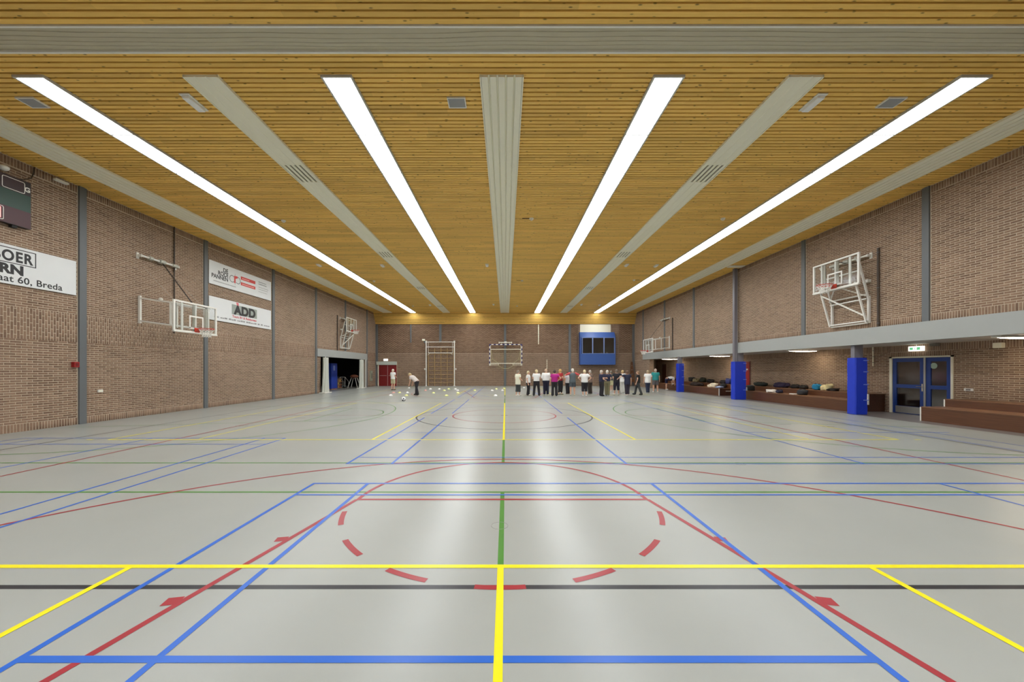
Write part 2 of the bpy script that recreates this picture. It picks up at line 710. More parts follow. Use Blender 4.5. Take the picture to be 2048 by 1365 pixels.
wall_far = struct(MB().box(-WX - 0.3, NX + 0.5, YF + 0.012, YF + 0.4, 0, 7.0).build('wall_far', M_MORTAR))
wall_back = struct(MB().box(-WX - 0.3, NX + 0.5, YB - 0.3, YB, 0, 7.0).build('wall_back', mat('back_wall_brick', (140, 112, 93), 0.85, var=0.12, scale=9)))
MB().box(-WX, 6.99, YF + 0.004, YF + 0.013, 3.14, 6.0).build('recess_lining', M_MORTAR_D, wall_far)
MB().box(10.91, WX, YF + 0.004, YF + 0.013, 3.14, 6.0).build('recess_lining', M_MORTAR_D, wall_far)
soffit = struct(MB().box(WX + 0.1, XN + 0.1, YB, YF, ZS0 + 0.02, ZS0 + 0.1).build('ceiling_niche', mat('soffit_paint', (196, 192, 182), 0.6, var=0.03)))

# left wall bricks
Y0B = YB
BACK_Y = [-6.9, -2.5, 1.9, 6.3]
segs = []
edges = [Y0B] + [c for y in BACK_Y + COLS_Y for c in (y - 0.115, y + 0.115)] + [YF]
for k in range(0, len(edges), 2):
    segs.append((edges[k], edges[k + 1]))
rects = []
for (a, b) in segs:
    rects += lay('soldier', a, b, 0.004, 0.216)
    rects += lay('run', a, b, 0.216, 2.392)
    rects += lay('vrun', a, b, 2.392, 3.215)
    rects += lay('run', a, b, 3.215, 6.735)
    rects += lay('soldier', a, b, 6.735, 6.95)
rects = cut(rects, [(24.55, 32.45, 0, ZS1 - 0.28)])
def pickL(a, b, c, d):
    x, y = proj(-WX, (a + b) / 2, (c + d) / 2)
    return (a + b) / 2 if 2 < x < 2046 and 2 < y < 1363 else 1e9
brick_wall(rects, lambda u, v: (XL, u, v), (1, 0, 0), wall_left, M_BRICK, pickL)

# right upper wall bricks
rects = []
for (a, b) in segs:
    rects += lay('soldier', a, b, ZS1, ZS1 + 0.215)
    rects += lay('run', a, b, ZS1 + 0.215, 6.735)
    rects += lay('soldier', a, b, 6.735, 6.95)
rects += lay('run', 31.3, YF, 0.0, ZS0) + lay('run', 32.66, YF, ZS0, ZS1)
def pickR(a, b, c, d):
    x, y = proj(WX, (a + b) / 2, (c + d) / 2)
    return (a + b) / 2 if 2 < x < 2046 and 2 < y < 1363 else 1e9
brick_wall(rects, lambda u, v: (XR, u, v), (-1, 0, 0), wall_right, M_BRICK, pickR)

brick_wall(lay('run', XR, XR + TH, 0.0, ZS0), lambda u, v: (u, 31.3, v), (0, -1, 0), wall_right, M_BRICK, None)

# niche back wall bricks
rects = lay('run', YB, YF, 0.0, 2.24) + lay('soldier', YB, YF, 2.24, ZS0 + 0.02)
rects = cut(rects, [(DY0, DY1, 0, DZ), (DY0, DY1, DZ, 2.24)])
rects += lay('soldier', DY0, DY1, DZ, 2.24)
def pickN(a, b, c, d):
    x, y = proj(NX, (a + b) / 2, (c + d) / 2)
    return (a + b) / 2 if 2 < x < 2046 and c > 0.6 else 1e9
brick_wall(rects, lambda u, v: (XN, u, v), (-1, 0, 0), wall_niche, M_BRICK, pickN)

# far wall: plain below, open-jointed acoustic brickwork above
rects = lay('run', -WX, WX, 0.0, 3.14)
rects += lay('run', 7.0, 7.22, 3.14, 6.0) + lay('run', 10.1, 10.9, 3.14, 6.0)
up = []
for (ua, ub) in ((-WX + 0.1, 6.98), (10.92, WX - 0.1)):
    v, k = 3.15, 0
    while v < 5.88:
        u = ua - (0.148 if k % 2 else 0.0)
        while u < ub:
            a_, b_ = max(u, ua), min(u + 0.285, ub)
            if b_ - a_ > 0.04:
                up.append((a_, b_, v, v + 0.062))
            h0, h1 = max(u + 0.195, ua), min(u + 0.29, ub)
            if h1 - h0 > 0.03:
                up.append((h0, h1, v + 0.062, v + 0.098))
            u += 0.296
        v += 0.098
        k += 1
rects = cut(rects + up, [(-12.2, -10.35, 0, 2.3)])
brick_wall(rects, lambda u, v: (u, YF + 0.012, v), (0, -1, 0), wall_far, M_BRICK, None, depth=0.014)

# ------------------------------------------------------------------ ceiling slats
PITCH, SW = 0.1144, 0.084
y_first = 6.229 - 10 * PITCH
slat_me = None
yy = []
y = 6.229
while y < 34.25:
    yy.append(y); y += PITCH
y = 6.229 - PITCH * 6
while y > 4.6:
    yy.append(y); y -= PITCH
mb = MB()
hw = SW / 2
mb.prism([(-hw, 0.0), (-hw, -0.046), (-hw + 0.003, -0.049), (hw - 0.003, -0.049), (hw, -0.046), (hw, 0.0)], -WX, WX, lambda u, y, v: (y, u, v))
proto = mb.build('slat', M_SLAT, ceiling, local=True)
L0 = origin_of(ceiling)
first = True
for y in yy:
    o = proto if first else proto.copy()
    if not first: link(o)
    first = False
    o.location = (0, y + PITCH / 2, ZC + 0.049 + random.uniform(-0.002, 0.0005))
    o.rotation_euler = (0, 0, random.uniform(-0.00025, 0.00025))
# joined slats over and behind the camera
mb = MB()
y = min(yy) - PITCH
while y > YB:
    mb.box(-WX, WX, y + 0.01, y + 0.01 + SW, ZC, ZC + 0.049)
    y -= PITCH
o = mb.build('slat_run', M_SLAT, ceiling); o['kind'] = 'stuff'
MB().box(-WX, WX, 6.155, 6.218, ZC, ZC + 0.049).build('slat', M_SLAT, ceiling)
# sloping boards above the far wall
SY0, SZ0, SY1, SZ1 = 34.32, ZC, 34.92, 5.9
sl = math.hypot(SY1 - SY0, SZ1 - SZ0)
ns = int(sl / PITCH)
ang = math.atan2(SZ1 - SZ0, SY1 - SY0)
for k in range(ns):
    t = (k + 0.5) / ns
    o = proto.copy(); link(o)
    o.location = (0, SY0 + (SY1 - SY0) * t, SZ0 + (SZ1 - SZ0) * t + 0.04)
    o.rotation_euler = (ang, 0, 0)
MB().add([(-WX, SY0 - 0.02, 7.0), (WX, SY0 - 0.02, 7.0), (WX, SY1 + 0.03, 5.93), (-WX, SY1 + 0.03, 5.93),
          (-WX, SY0 + 0.04, 7.0), (WX, SY0 + 0.04, 7.0), (WX, SY1 + 0.06, 5.95), (-WX, SY1 + 0.06, 5.95)],
         [(0, 1, 2, 3), (7, 6, 5, 4), (0, 4, 5, 1), (1, 5, 6, 2), (2, 6, 7, 3), (3, 7, 4, 0)]).build('slope_backing', mat('ceiling_void', (14, 11, 7), 0.95), ceiling)

# ------------------------------------------------------------------ gathered divider curtain in its ceiling slot
cur = thing('divider_curtain', (0, 5.9, ZC), 'gathered grey-beige divider curtain folded up in its ceiling slot across the hall', 'curtain')
r1 = MB()
r1.box(-WX + 0.02, WX - 0.02, 5.655, 5.685, ZC - 0.02, ZC + 0.045)
r1.build('rail', WHITE, cur)
r1 = MB()
r1.box(-WX + 0.02, WX - 0.02, 6.115, 6.15, ZC - 0.02, ZC + 0.045)
r1.build('rail', WHITE, cur)
nx, ny = 240, 120
vs, fs = [], []
for i in range(nx + 1):
    x = -WX + 0.03 + (2 * WX - 0.06) * i / nx
    sag = 0.012 * math.sin(x * 1.3) + 0.01 * math.sin(x * 3.1 + 1)
    kn = math.exp(-((x + 0.35) / 0.9) ** 2)
    for jj in range(ny + 1):
        t = jj / ny
        yv = 5.686 + 0.428 * t
        ph = t * 11 * PI + 1.4 * math.sin(x * 0.55) + 0.9 * math.sin(x * 1.7 + 2) * (0.4 + kn)
        cr_ = max(0.0, 1 - abs(math.sin(ph * 0.5)) * 5.0)
        z = ZC + 0.002 - 0.025 * math.sin(PI * t) + 0.04 * cr_ * (0.35 + 0.65 * abs(math.sin(x * 0.8 + jj * 0.05))) + sag * 0.4
        if t > 0.86: z = ZC + 0.012 + sag * 0.2
        vs.append((x, yv, z))
for i in range(nx):
    for jj in range(ny):
        a = i * (ny + 1) + jj
        fs.append((a, a + 1, a + ny + 2, a + ny + 1))
MB().add(vs, fs).build('curtain_fabric', mat('curtain_fabric', (190, 182, 158), 0.8, var=0.06, scale=3), cur, smooth=True)

# ------------------------------------------------------------------ fluorescent strips and ceiling panels
M_DIFF = emit_mat('lit_diffuser', (248, 252, 255), STRIP_EMIT)
M_FRAME = mat('strip_frame', (190, 188, 180), 0.4)
YS0, YS1, NM = 6.60, 34.20, 17
def strip(xc, label, YS0=YS0, YS1=YS1, NM=NM):
    t = thing('light_strip', (xc, (YS0 + YS1) / 2, ZC - 0.04), label, 'ceiling light', 'fluorescent ceiling strips')
    for s in (-1, 1):
        MB().box(xc + s * 0.25, xc + s * 0.285, YS0, YS1, ZC - 0.045, ZC - 0.002).build('frame_rail', M_FRAME, t)
    for yv in (YS0, YS1 - 0.03):
        MB().box(xc - 0.25, xc + 0.25, yv, yv + 0.03, ZC - 0.045, ZC - 0.002).build('end_cap', M_FRAME, t)
    MB().box(xc - 0.25, xc + 0.25, YS0 + 0.03, YS1 - 0.03, ZC - 0.008, ZC - 0.002).build('leak_shield', M_FRAME, t)  # unseen backing, added to stop diffuser light leaking up between the slats
    L = (YS1 - YS0 - 0.06) / NM
    for k in range(NM):
        y0 = YS0 + 0.03 + k * L
        MB().box(xc - 0.25, xc + 0.25, y0 + 0.012, y0 + L - 0.012, ZC - 0.03, ZC - 0.01).build('diffuser', M_DIFF, t)
        if k:
            MB().box(xc - 0.25, xc + 0.25, y0 - 0.016, y0 + 0.016, ZC - 0.04, ZC - 0.005).build('joint_strip', M_FRAME, t)
strip(-8.62, 'glowing fluorescent ceiling strip next to the wall with the white sponsor boards')
strip(-3.03, 'glowing fluorescent ceiling strip running toward the wooden wall bars')
strip(3.01, 'glowing fluorescent ceiling strip running between handball goal and blue control booth')
strip(8.58, 'glowing fluorescent ceiling strip above the side with the benches')

for xs_, nm_ in ((-8.62, 'on the scoreboard side'), (-3.03, 'on the wall-bar side'), (3.01, 'on the booth side'), (8.58, 'on the bench side')):
    strip(xs_, 'ceiling strip in the other hall section behind the divider curtain, ' + nm_, -8.6, 5.15, 8)

def panel(x0, x1, ribs, label, grilles=False):
    t = thing('radiant_panel', ((x0 + x1) / 2, (YS0 + YS1) / 2, ZC - 0.05), label, 'ceiling panel', 'cream ceiling panels')
    w = (x1 - x0) / ribs
    secs = []
    y0 = YS0
    gr = [(9.45, 10.3), (16.45, 17.25), (23.4, 24.2), (30.35, 31.1)] if grilles else []
    cuts = [YS0] + [v for g in gr for v in g] + [YS1]
    for k in range(ribs):
        a, b = x0 + k * w, x0 + (k + 1) * w
        e = w * 0.12
        prof = [(a, ZC - 0.004), (a, ZC - 0.012), (a + e * 0.6, ZC - 0.012), (a + e, ZC - 0.05), (b - e, ZC - 0.05), (b - e * 0.6, ZC - 0.012), (b, ZC - 0.012), (b, ZC - 0.004)]
        if grilles:
            prof = [(a, ZC - 0.004), (a, ZC - 0.042), (a + e * 0.6, ZC - 0.042), (a + e, ZC - 0.05), (b - e, ZC - 0.05), (b - e * 0.6, ZC - 0.042), (b, ZC - 0.042), (b, ZC - 0.004)]
        rib = MB()
        for i in range(0, len(cuts), 2):
            rib.prism(prof, cuts[i], cuts[i + 1])
        rib.build('rib', CREAM, t)
    for (a, b) in gr:
        g = MB()
        n = 5
        for k in range(n):
            xx = x0 + (x1 - x0) * (k + 0.5) / n
            g.box(xx - 0.035, xx + 0.035, a, b, ZC - 0.045, ZC - 0.03)
        g.build('grille', CREAM, t)
        MB().box(x0, x1, a, b, ZC - 0.02, ZC - 0.004).build('grille_backing', mat('grille_grey', (150, 146, 126), 0.6), t)
    for s in (x0, x1):
        MB().box(s - 0.012, s + 0.012, YS0, YS1, ZC - 0.055, ZC - 0.002).build('edge_trim', CREAM, t)
panel(-0.42, 0.36, 5, 'cream ribbed ceiling panel along the centre line of the hall')
panel(-11.42, -10.62, 5, 'cream ribbed ceiling panel beside the wall with the scoreboard')
panel(10.64, 11.44, 5, 'cream ribbed ceiling panel beside the wall above the benches')
panel(-5.80, -5.18, 3, 'smooth cream ceiling duct with grilles on the wall-bar side', True)
panel(5.18, 5.80, 3, 'smooth cream ceiling duct with grilles on the control booth side', True)

# speakers, emergency lights, detectors under the ceiling
M_SPK = mat('speaker_cloth', (150, 150, 150), 0.7, var=0.1, scale=300)
def speaker(x, y, label):
    t = thing('ceiling_speaker', (x, y, ZC), label, 'speaker', 'flat ceiling speakers')
    fr = MB()
    w, d = 0.18, 0.14
    fr.box(x - w, x + w, y - d, y - d + 0.018, ZC - 0.03, ZC)
    fr.box(x - w, x + w, y + d - 0.018, y + d, ZC - 0.03, ZC)
    fr.box(x - w, x - w + 0.018, y - d + 0.018, y + d - 0.018, ZC - 0.03, ZC)
    fr.box(x + w - 0.018, x + w, y - d + 0.018, y + d - 0.018, ZC - 0.03, ZC)
    fr.build('frame', WHITE, t)
    MB().box(x - w + 0.018, x + w - 0.018, y - d + 0.018, y + d - 0.018, ZC - 0.024, ZC).build('speaker_cloth', M_SPK, t)
speaker(-9.4, 7.28, 'grey square ceiling speaker between the outer strip and the scoreboard')
speaker(-0.93, 7.28, 'grey square ceiling speaker beside the central cream panel')
speaker(7.74, 7.28, 'grey square ceiling speaker beside the strip over the benches')
def emlight(x, y, label, s=1.0):
    t = thing('emergency_light', (x, y, ZC), label, 'emergency light', 'small white ceiling fittings')
    MB().bbox(x - 0.1 * s, x + 0.1 * s, y - 0.24 * s, y + 0.24 * s, ZC - 0.025, ZC, 0.008).build('base', WHITE, t)
    MB().bbox(x - 0.075 * s, x + 0.075 * s, y - 0.2 * s, y + 0.2 * s, ZC - 0.075, ZC - 0.02, 0.02).build('lens', mat('lens_white', (238, 238, 236), 0.3), t)
emlight(-6.18, 7.28, 'white emergency light beside the duct on the wall-bar side')
emlight(6.18, 7.28, 'white emergency light beside the duct on the booth side')
small = [(638, 530), (765, 531), (974, 530), (1253, 530), (1312, 531), (780, 609), (860, 610), (987, 609), (1163, 609), (1199, 610)]
WHERE = {638: 'between the outer strip and the sponsor-board wall', 765: 'between the outer strip and the wall-bar duct', 974: 'beside the central cream panel',
         1253: 'beside the duct on the booth side', 1312: 'beside the strip over the benches', 780: 'beside the strip along the sponsor-board wall', 860: 'beside the wall-bar duct',
         987: 'beside the central cream panel', 1163: 'beside the duct on the booth side', 1199: 'beside the strip over the benches'}
for (px, py) in small:
    yv = FPX * (ZC - CAMH) / (739 - py)
    emlight(CAMX + (px - 1011) * yv / FPX, yv, 'tiny white ceiling fitting of the %s row %s' % ('nearer' if py < 560 else 'far wall', WHERE[px]), 0.8)
t = thing('air_grille', (12.0, 18.9, ZC), 'flat white ceiling grille against the wall above the padded middle column', 'grille')
MB().box(11.6, 12.38, 18.75, 19.05, ZC - 0.03, ZC).build('plate', WHITE, t)
for k in range(4):
    MB().box(11.66, 12.32, 18.79 + k * 0.06, 18.81 + k * 0.06, ZC - 0.038, ZC - 0.03).build('slat', CREAM, t)
for (px, py, s) in [(567, 441, -1), (1063, 437, -1), (1446, 437, 0), (748, 562, -1), (1044, 561, -1), (1268, 560, 1), (826, 612, 0), (1034, 612, 0)]:
    yv = FPX * (ZC - CAMH) / (739 - py)
    xv = CAMX + (px - 1011) * yv / FPX
    t = thing('smoke_detector', (xv, yv, ZC), 'small round white smoke detector ' + {567: 'beside the strip next to the sponsor boards', 1063: 'with cable leading to the central panel', 1446: 'beside the strip over the benches', 748: 'between wall-bar duct and outer strip',
        1044: 'with cable nearer the far wall by the central panel', 1268: 'with cable toward the bench strip', 826: 'at the far end of the outer strip', 1034: 'closest to the sloping boards by the central panel'}[px], 'detector', 'round ceiling detectors')
    MB().tube((xv, yv, ZC), (xv, yv, ZC - 0.03), 0.075, 0.075, n=16).build('base', WHITE, t)
    MB().ell((xv, yv, ZC - 0.03), 0.06, 0.06, 0.05).build('dome', mat('detector_dome', (225, 222, 212), 0.4), t, smooth=True)
    if s:
        MB().box(xv + s * 0.08, xv + s * 0.33, yv - 0.02, yv + 0.02, ZC - 0.015, ZC).build('cable_strip', mat('cable_brown', (96, 76, 44), 0.7), t)

# ------------------------------------------------------------------ columns, fascia, header
tn = 0
def trim(mb, m):
    global tn
    tn += 1
    return struct(mb.build('trim_%d' % tn, m))
for y in BACK_Y + COLS_Y:
    if y < 24.4 or y > 32:
        trim(MB().box(XL - 0.02, -WX + 0.045, y - 0.09, y + 0.09, 0, ZC), GREYST)
    else:
        trim(MB().box(XL - 0.02, -WX + 0.045, y - 0.09, y + 0.09, ZS1, ZC), GREYST)
for k, y in enumerate(COLS_Y + BACK_Y):
    if k == 2:
        continue
    trim(MB().box(XR + 0.02, WX - 0.04, y - 0.09, y + 0.09, ZS1, ZC), GREYST)
trim(MB().box(12.15, 12.315, 19.28, 19.44, 2.012, ZC), mat('column_bluegrey', (122, 120, 128), 0.35, var=0.05))
for x in (-12.3, -6.2, 0.0, 6.2, 12.3):
    z0 = 0 if abs(x) < 1 or x > 5 or x < -12 else 4.2
    trim(MB().box(x - 0.11, x + 0.11, YF - 0.06, YF + 0.02, z0, 5.9), GREYST)
trim(MB().box(12.325, XR + 0.05, YB, 32.65, ZS0, ZS1), FASCIA)
trim(MB().box(XL - 0.1, -12.33, 24.02, 32.6, ZS0, ZS1 - 0.03), FASCIA)
# store room shell behind the left wall
sh = MB()
sh.box(-17.6, -17.4, 24.2, 34.6, 0, 2.8)
sh.box(-17.4, XL - TH, 24.0, 24.2, 0, 2.8)
sh.box(-17.4, XL - TH, 34.6, 34.8, 0, 2.8)
struct(sh.build('wall_store', DARK))
struct(MB().box(-17.6, XL - TH, 24.0, 34.8, 2.72, 2.85).build('ceiling_store', DARK))

# padded columns under the fascia
M_PAD = mat('blue_vinyl_pad', (24, 56, 190), 0.4, var=0.08, scale=5)
M_PADL = mat('pad_strap', (120, 140, 220), 0.5)
def padcol(yc, xa, xb, label, post=None):
    t = thing('column_pad', ((xa + xb) / 2, yc, 0), label, 'column pad', 'blue column pads')
    MB().box(post if post else xa + 0.06, xb - 0.08, yc - 0.07, yc + 0.07, 0, ZS0 + 0.02).build('steel_post', mat('column_bluegrey', (122, 120, 128), 0.35), t)
    b = MB()
    n = 10
    rings = []
    for k in range(n + 1):
        z = 0.01 + 2.0 * k / n
        w = 0.012 * math.sin(k * 1.7)
        x0, x1, y0, y1 = xa - w * 0.3, xb + w, yc - 0.17, yc + 0.17
        c = 0.03
        rings.append([(x0 + c, y0, z), (x1 - c, y0, z), (x1, y0 + c, z), (x1, y1 - c, z), (x1 - c, y1, z), (x0 + c, y1, z), (x0, y1 - c, z), (x0, y0 + c, z)])
    b.loft(rings)
    b.build('pad', M_PAD, t)
    for z in (0.5, 1.05, 1.5, 1.9):
        MB().box(xb - 0.16, xb + 0.012, yc - 0.185, yc - 0.165, z, z + 0.03).build('strap', M_PADL, t)
    return t
padcol(13.0, 12.36, 12.80, 'crinkled blue padded column beside the blue double door')
padcol(19.36, 12.10, 12.72, 'wide blue padded column standing before the red changing-room door', 12.34)
padcol(25.75, 12.16, 12.58, 'slim blue padded column at the far bench')

# ------------------------------------------------------------------ floor markings
YEL, RED, BLU, GRN, BLK = [mat(n, c, 0.3, var=0.05, scale=3, spec=0.2) for n, c in (
    ('line_yellow', (236, 222, 30)), ('line_red', (156, 48, 56)), ('line_blue', (46, 100, 194)),
    ('line_green', (78, 134, 56)), ('line_black', (52, 52, 56)))]
zk = {id(BLK): 0.0008, id(GRN): 0.0012, id(RED): 0.0016, id(YEL): 0.0024, id(BLU): 0.0020}
def fl(m, x0, y0, x1, y1, w=0.05):
    d = Vector((x1 - x0, y1 - y0, 0))
    if d.length < 1e-6: return
    nrm = Vector((-d.y, d.x, 0)).normalized() * (w / 2)
    z = zk[id(m)] + random.uniform(0, 0.0003)
    p, q = Vector((x0, y0, z)), Vector((x1, y1, z))
    MB().add([p - nrm, q - nrm, q + nrm, p + nrm], [(0, 1, 2, 3)]).build('floor_line', m, floor)
def farc(m, cx, cy, R, a0, a1, w=0.05, n=48, ymin=None, ymax=None):
    vs, fs = [], []
    z = zk[id(m)] + random.uniform(0, 0.0003)
    for k in range(n + 1):
        t = math.radians(a0 + (a1 - a0) * k / n)
        for r in (R - w, R):
            vs.append((cx + r * math.cos(t), cy + r * math.sin(t), z))
    for k in range(n):
        a = 2 * k
        if ymin is not None and not (ymin < vs[a][1] < ymax): continue
        fs.append((a, a + 1, a + 3, a + 2))
    MB().add(vs, fs).build('floor_line', m, floor)

# three volleyball courts across the hall (yellow)
for (a, b) in ((-6.0, 2.965), (8.30, 17.30), (22.64, 31.6)):
    fl(YEL, -9.0, a, 9.0, a); fl(YEL, -9.0, b, 9.0, b)
    for x in (-9, -3, 0, 3, 9):
        fl(YEL, x, a, x, b)
for x in (-7.0, 7.0):
    fl(YEL, x, 8.38, x, 17.3, 0.04)
for s in (-1, 1):
    fl(YEL, s * 9.35, 8.30, s * 9.5, 8.30)
# green cross basketball courts
for (c, a, b) in ((13.05, 6.245, 19.9), (-1.9, -8.5, 4.76), (28.05, 21.2, 34.6)):
    fl(GRN, -12.1, a, 12.1, a, 0.045); fl(GRN, -12.1, b, 12.1, b, 0.045)
    fl(GRN, 0, a, 0, b, 0.05)
    for s in (-1, 1):
        farc(GRN, s * 10.45, c, 6.3, -85 if s < 0 else 95, 85 if s < 0 else 265, 0.04, 72, a, b)
        farc(GRN, s * 6.2, c, 1.8, -90 if s < 0 else 90, 90 if s < 0 else 270, 0.04, 40)
        fl(GRN, s * 6.2, c - 1.8, s * 12.0, c - 3.0, 0.04)
        fl(GRN, s * 6.2, c + 1.8, s * 12.0, c + 3.0, 0.04)
        fl(GRN, s * 6.2, c - 1.8, s * 6.2, c + 1.8, 0.04)
# red main basketball court
CY = 12.69
for s in (-1, 1):
    base = CY + s * 14
    ft = base - s * 5.8
    fl(RED, -7.5, base, 7.5, base)
    fl(RED, -1.8, ft, 1.8, ft)
    for q in (-1, 1):
        fl(RED, q * 1.79, ft, q * 2.98, base)
    farc(RED, 0, ft, 1.8, 0 if s < 0 else 180, 180 if s < 0 else 360)
    for a in (12, 36, 60, 84, 108, 132, 156):
        farc(RED, 0, ft, 1.84, (180 if s < 0 else 0) + a, (180 if s < 0 else 0) + a + 12, 0.055, 10)
    farc(RED, 0, base - s * 1.575, 6.25, 0 if s < 0 else 180, 180 if s < 0 else 360, 0.045, 90)
    for q in (-1, 1):
        fl(RED, q * 6.22, base, q * 6.22, base - s * 1.575)
        for yy_ in (3.45, 2.53):
            d = ft - yy_
            yv = ft + (s * d if s > 0 else -d)
            xv = 1.79 + 1.19 * d / 5.8
            fl(RED, q * (xv + 0.02), yv, q * (xv + 0.12), yv + (-0.02 if s < 0 else 0.02), 0.09)
for x in (-7.52, 7.52):
    fl(RED, x, CY - 14, x, CY + 14)
fl(RED, -7.5, CY, 7.5, CY, 0.03)
farc(RED, 0, CY, 1.8, 0, 360, 0.05, 64)
# black futsal / handball court
for x in (-10.0, 10.0):
    fl(BLK, x, -7.3, x, 32.7, 0.05)
fl(BLK, -10.0, 2.685, 10.0, 2.685, 0.05)
fl(BLK, -10, CY, 10, CY, 0.04)
farc(BLK, 0, CY, 3.0, 0, 360, 0.05, 80)
farc(BLK, -1.5, 32.7, 6.0, 180, 270, 0.05, 30); farc(BLK, 1.5, 32.7, 6.0, 270, 360, 0.05, 30)
fl(BLK, -1.5, 26.72, 1.5, 26.72)
fl(BLK, -10, 22.7, 10, 22.7, 0.04)
fl(BLK, -0.12, CY, 0.12, CY, 0.12)
# blue courts
for x in (-2.65, -1.89, 2.09):
    fl(BLU, x, -8.2, x, 5.12, 0.045)
    fl(BLU, x, 6.18, x, 12.1, 0.045)
    fl(BLU, x, 13.2, x, 19.4, 0.045)
    fl(BLU, x, 20.6, x, 33.5, 0.045)
for (a, b) in ((-8.2, 5.12), (6.18, 19.4), (20.6, 33.5)):
    fl(BLU, 6.13, a, 6.13, b, 0.04)
fl(BLU, -2.67, 5.12, 11.0, 5.12, 0.045)
fl(BLU, -2.65, 4.655, 11.0, 4.655, 0.04)
fl(BLU, -2.67, 6.18, 11.0, 6.18, 0.035)
fl(BLU, -2.62, 6.63, 11.0, 6.63, 0.03)
fl(BLU, -2.65, 2.015, 2.09, 2.015, 0.05)
fl(BLU, -2.62, 9.22, 2.0, 9.22, 0.03)
fl(BLU, 6.13, 9.25, 11.3, 9.25, 0.035)
for x, yb in ((-5.08, 8.48), (-5.55, 8.48), (-8.16, 8.48), (-11.18, 8.48), (-10.7, 8.48)):
    fl(BLU, x, -4.9, x, yb, 0.04)
fl(BLU, -11.18, 8.48, -5.06, 8.48, 0.04)
fl(BLU, -11.18, 7.80, -5.06, 7.80, 0.04)
for x in (10.14, 10.86):
    fl(BLU, x, 5.0, x, 24.0, 0.04)
fl(BLU, 6.1, 15.9, 11, 15.9, 0.03)
fl(BLU, -2.6, 15.9, 2.0, 15.9, 0.03)
# crossing blue marks and small ticks
fl(BLU, -2.7, 24.6, -0.9, 21.2, 0.05)
for (x, y) in ((-7.6, 10.3), (-6.9, 12.0), (7.4, 12.1), (8.0, 10.6), (8.9, 10.2)):
    fl(BLK, x, y, x + 0.35, y, 0.04)
# round floor sockets for net posts
for (x, y) in ((-0.02, 3.74), (4.02, 6.19)):
    MB().ring((x, y, 0.0), 0.085, 0.003, n=28, m=6).build('floor_socket', mat('socket_rim', (150, 150, 146), 0.35), floor)

# ------------------------------------------------------------------ doors
M_REDD = mat('door_red', (122, 26, 28), 0.4, var=0.06)
d1 = struct(MB().box(-12.14, -10.40, YF + 0.0, YF + 0.02, 0, 2.02).build('door_1', M_REDD))
for (a, b) in ((-12.08, -11.27), (-11.22, -10.41)):
    lf = MB().box(a, b, YF - 0.035, YF, 0.01, 1.98).build('leaf', M_REDD, d1)
    MB().box(a + 0.08, b - 0.08, YF - 0.06, YF - 0.04, 0.98, 1.02).build('push_bar', mat('steel_satin', (176, 160, 156), 0.35, 0.6), lf)
MB().box(-11.27, -11.22, YF - 0.05, YF, 0, 1.98).build('meeting_stile', mat('stile_pink', (170, 130, 128), 0.4), d1)
MB().box(-12.24, -12.10, YF - 0.06, YF, 0, 2.03).build('jamb', CREAM, d1)
MB().box(-12.3, -10.38, YF - 0.14, YF, 2.02, 2.34).build('header_box', mat('header_grey', (190, 196, 186), 0.5), d1)

M_BLUED = mat('door_blue', (34, 66, 140), 0.35, var=0.06)
M_PANE = glass_mat('door_glass', (0.75, 0.72, 0.72), 0.3)
d2 = struct(MB().box(NX - 0.03, NX + 0.1, DY1 - 0.09, DY1, 0, DZ).build('door_2', CREAM))
MB().box(NX - 0.03, NX + 0.1, DY0, DY1, DZ - 0.05, DZ).build('lintel', CREAM, d2)
MB().box(NX - 0.03, NX + 0.1, DY0, DY0 + 0.06, 0, DZ).build('jamb', CREAM, d2)
def leaf(y0, y1, glasscol, handle_side):
    xx0, xx1 = NX + 0.005, NX + 0.05
    g = MB()
    st = 0.13
    g.box(xx0, xx1, y0, y0 + st, 0.01, DZ - 0.06)
    g.box(xx0, xx1, y1 - st, y1, 0.01, DZ - 0.06)
    for (a, b) in ((0.01, 0.28), (0.93, 1.06), (DZ - 0.19, DZ - 0.06)):
        g.box(xx0, xx1, y0 + st, y1 - st, a, b)
    lf = g.build('leaf', M_BLUED, d2)
    for (a, b) in ((0.28, 0.93), (1.06, DZ - 0.19)):
        MB().box(xx0 + 0.018, xx0 + 0.024, y0 + st, y1 - st, a, b).build('pane', M_PANE, lf)
    MB().box(xx0 - 0.004, xx0, y0 + 0.1, y1 - 0.1, 0.03, 0.27).build('kick_plate', mat('aluminium', (176, 176, 172), 0.35, 0.7), lf)
    if handle_side:
        hm = mat('chrome', (214, 214, 210), 0.2, 0.9)
        h = MB()
        h.box(xx0 - 0.012, xx0, y0 + 0.03, y0 + 0.07, 0.84, 1.10)
        h.tube((xx0 - 0.05, y0 + 0.05, 1.0), (xx0, y0 + 0.05, 1.0), 0.012)
        h.tube((xx0 - 0.05, y0 + 0.05, 1.0), (xx0 - 0.05, y0 + 0.2, 1.0), 0.012)
        h.build('handle', hm, lf)
    return lf
ym = 12.52
leaf(ym + 0.03, DY1 - 0.09, 0, True)
lf2 = leaf(DY0 + 0.06, ym - 0.03, 0, False)
MB().box(NX - 0.02, NX + 0.06, ym - 0.03, ym + 0.03, 0, DZ - 0.05).build('meeting_stile', mat('aluminium', (176, 176, 172), 0.35, 0.7), d2)
MB().tube((NX + 0.018, 12.28, 1.72), (NX + 0.022, 12.28, 1.72), 0.1, 0.1, n=24).build('sticker', mat('sticker_green', (170, 190, 170), 0.5), lf2)
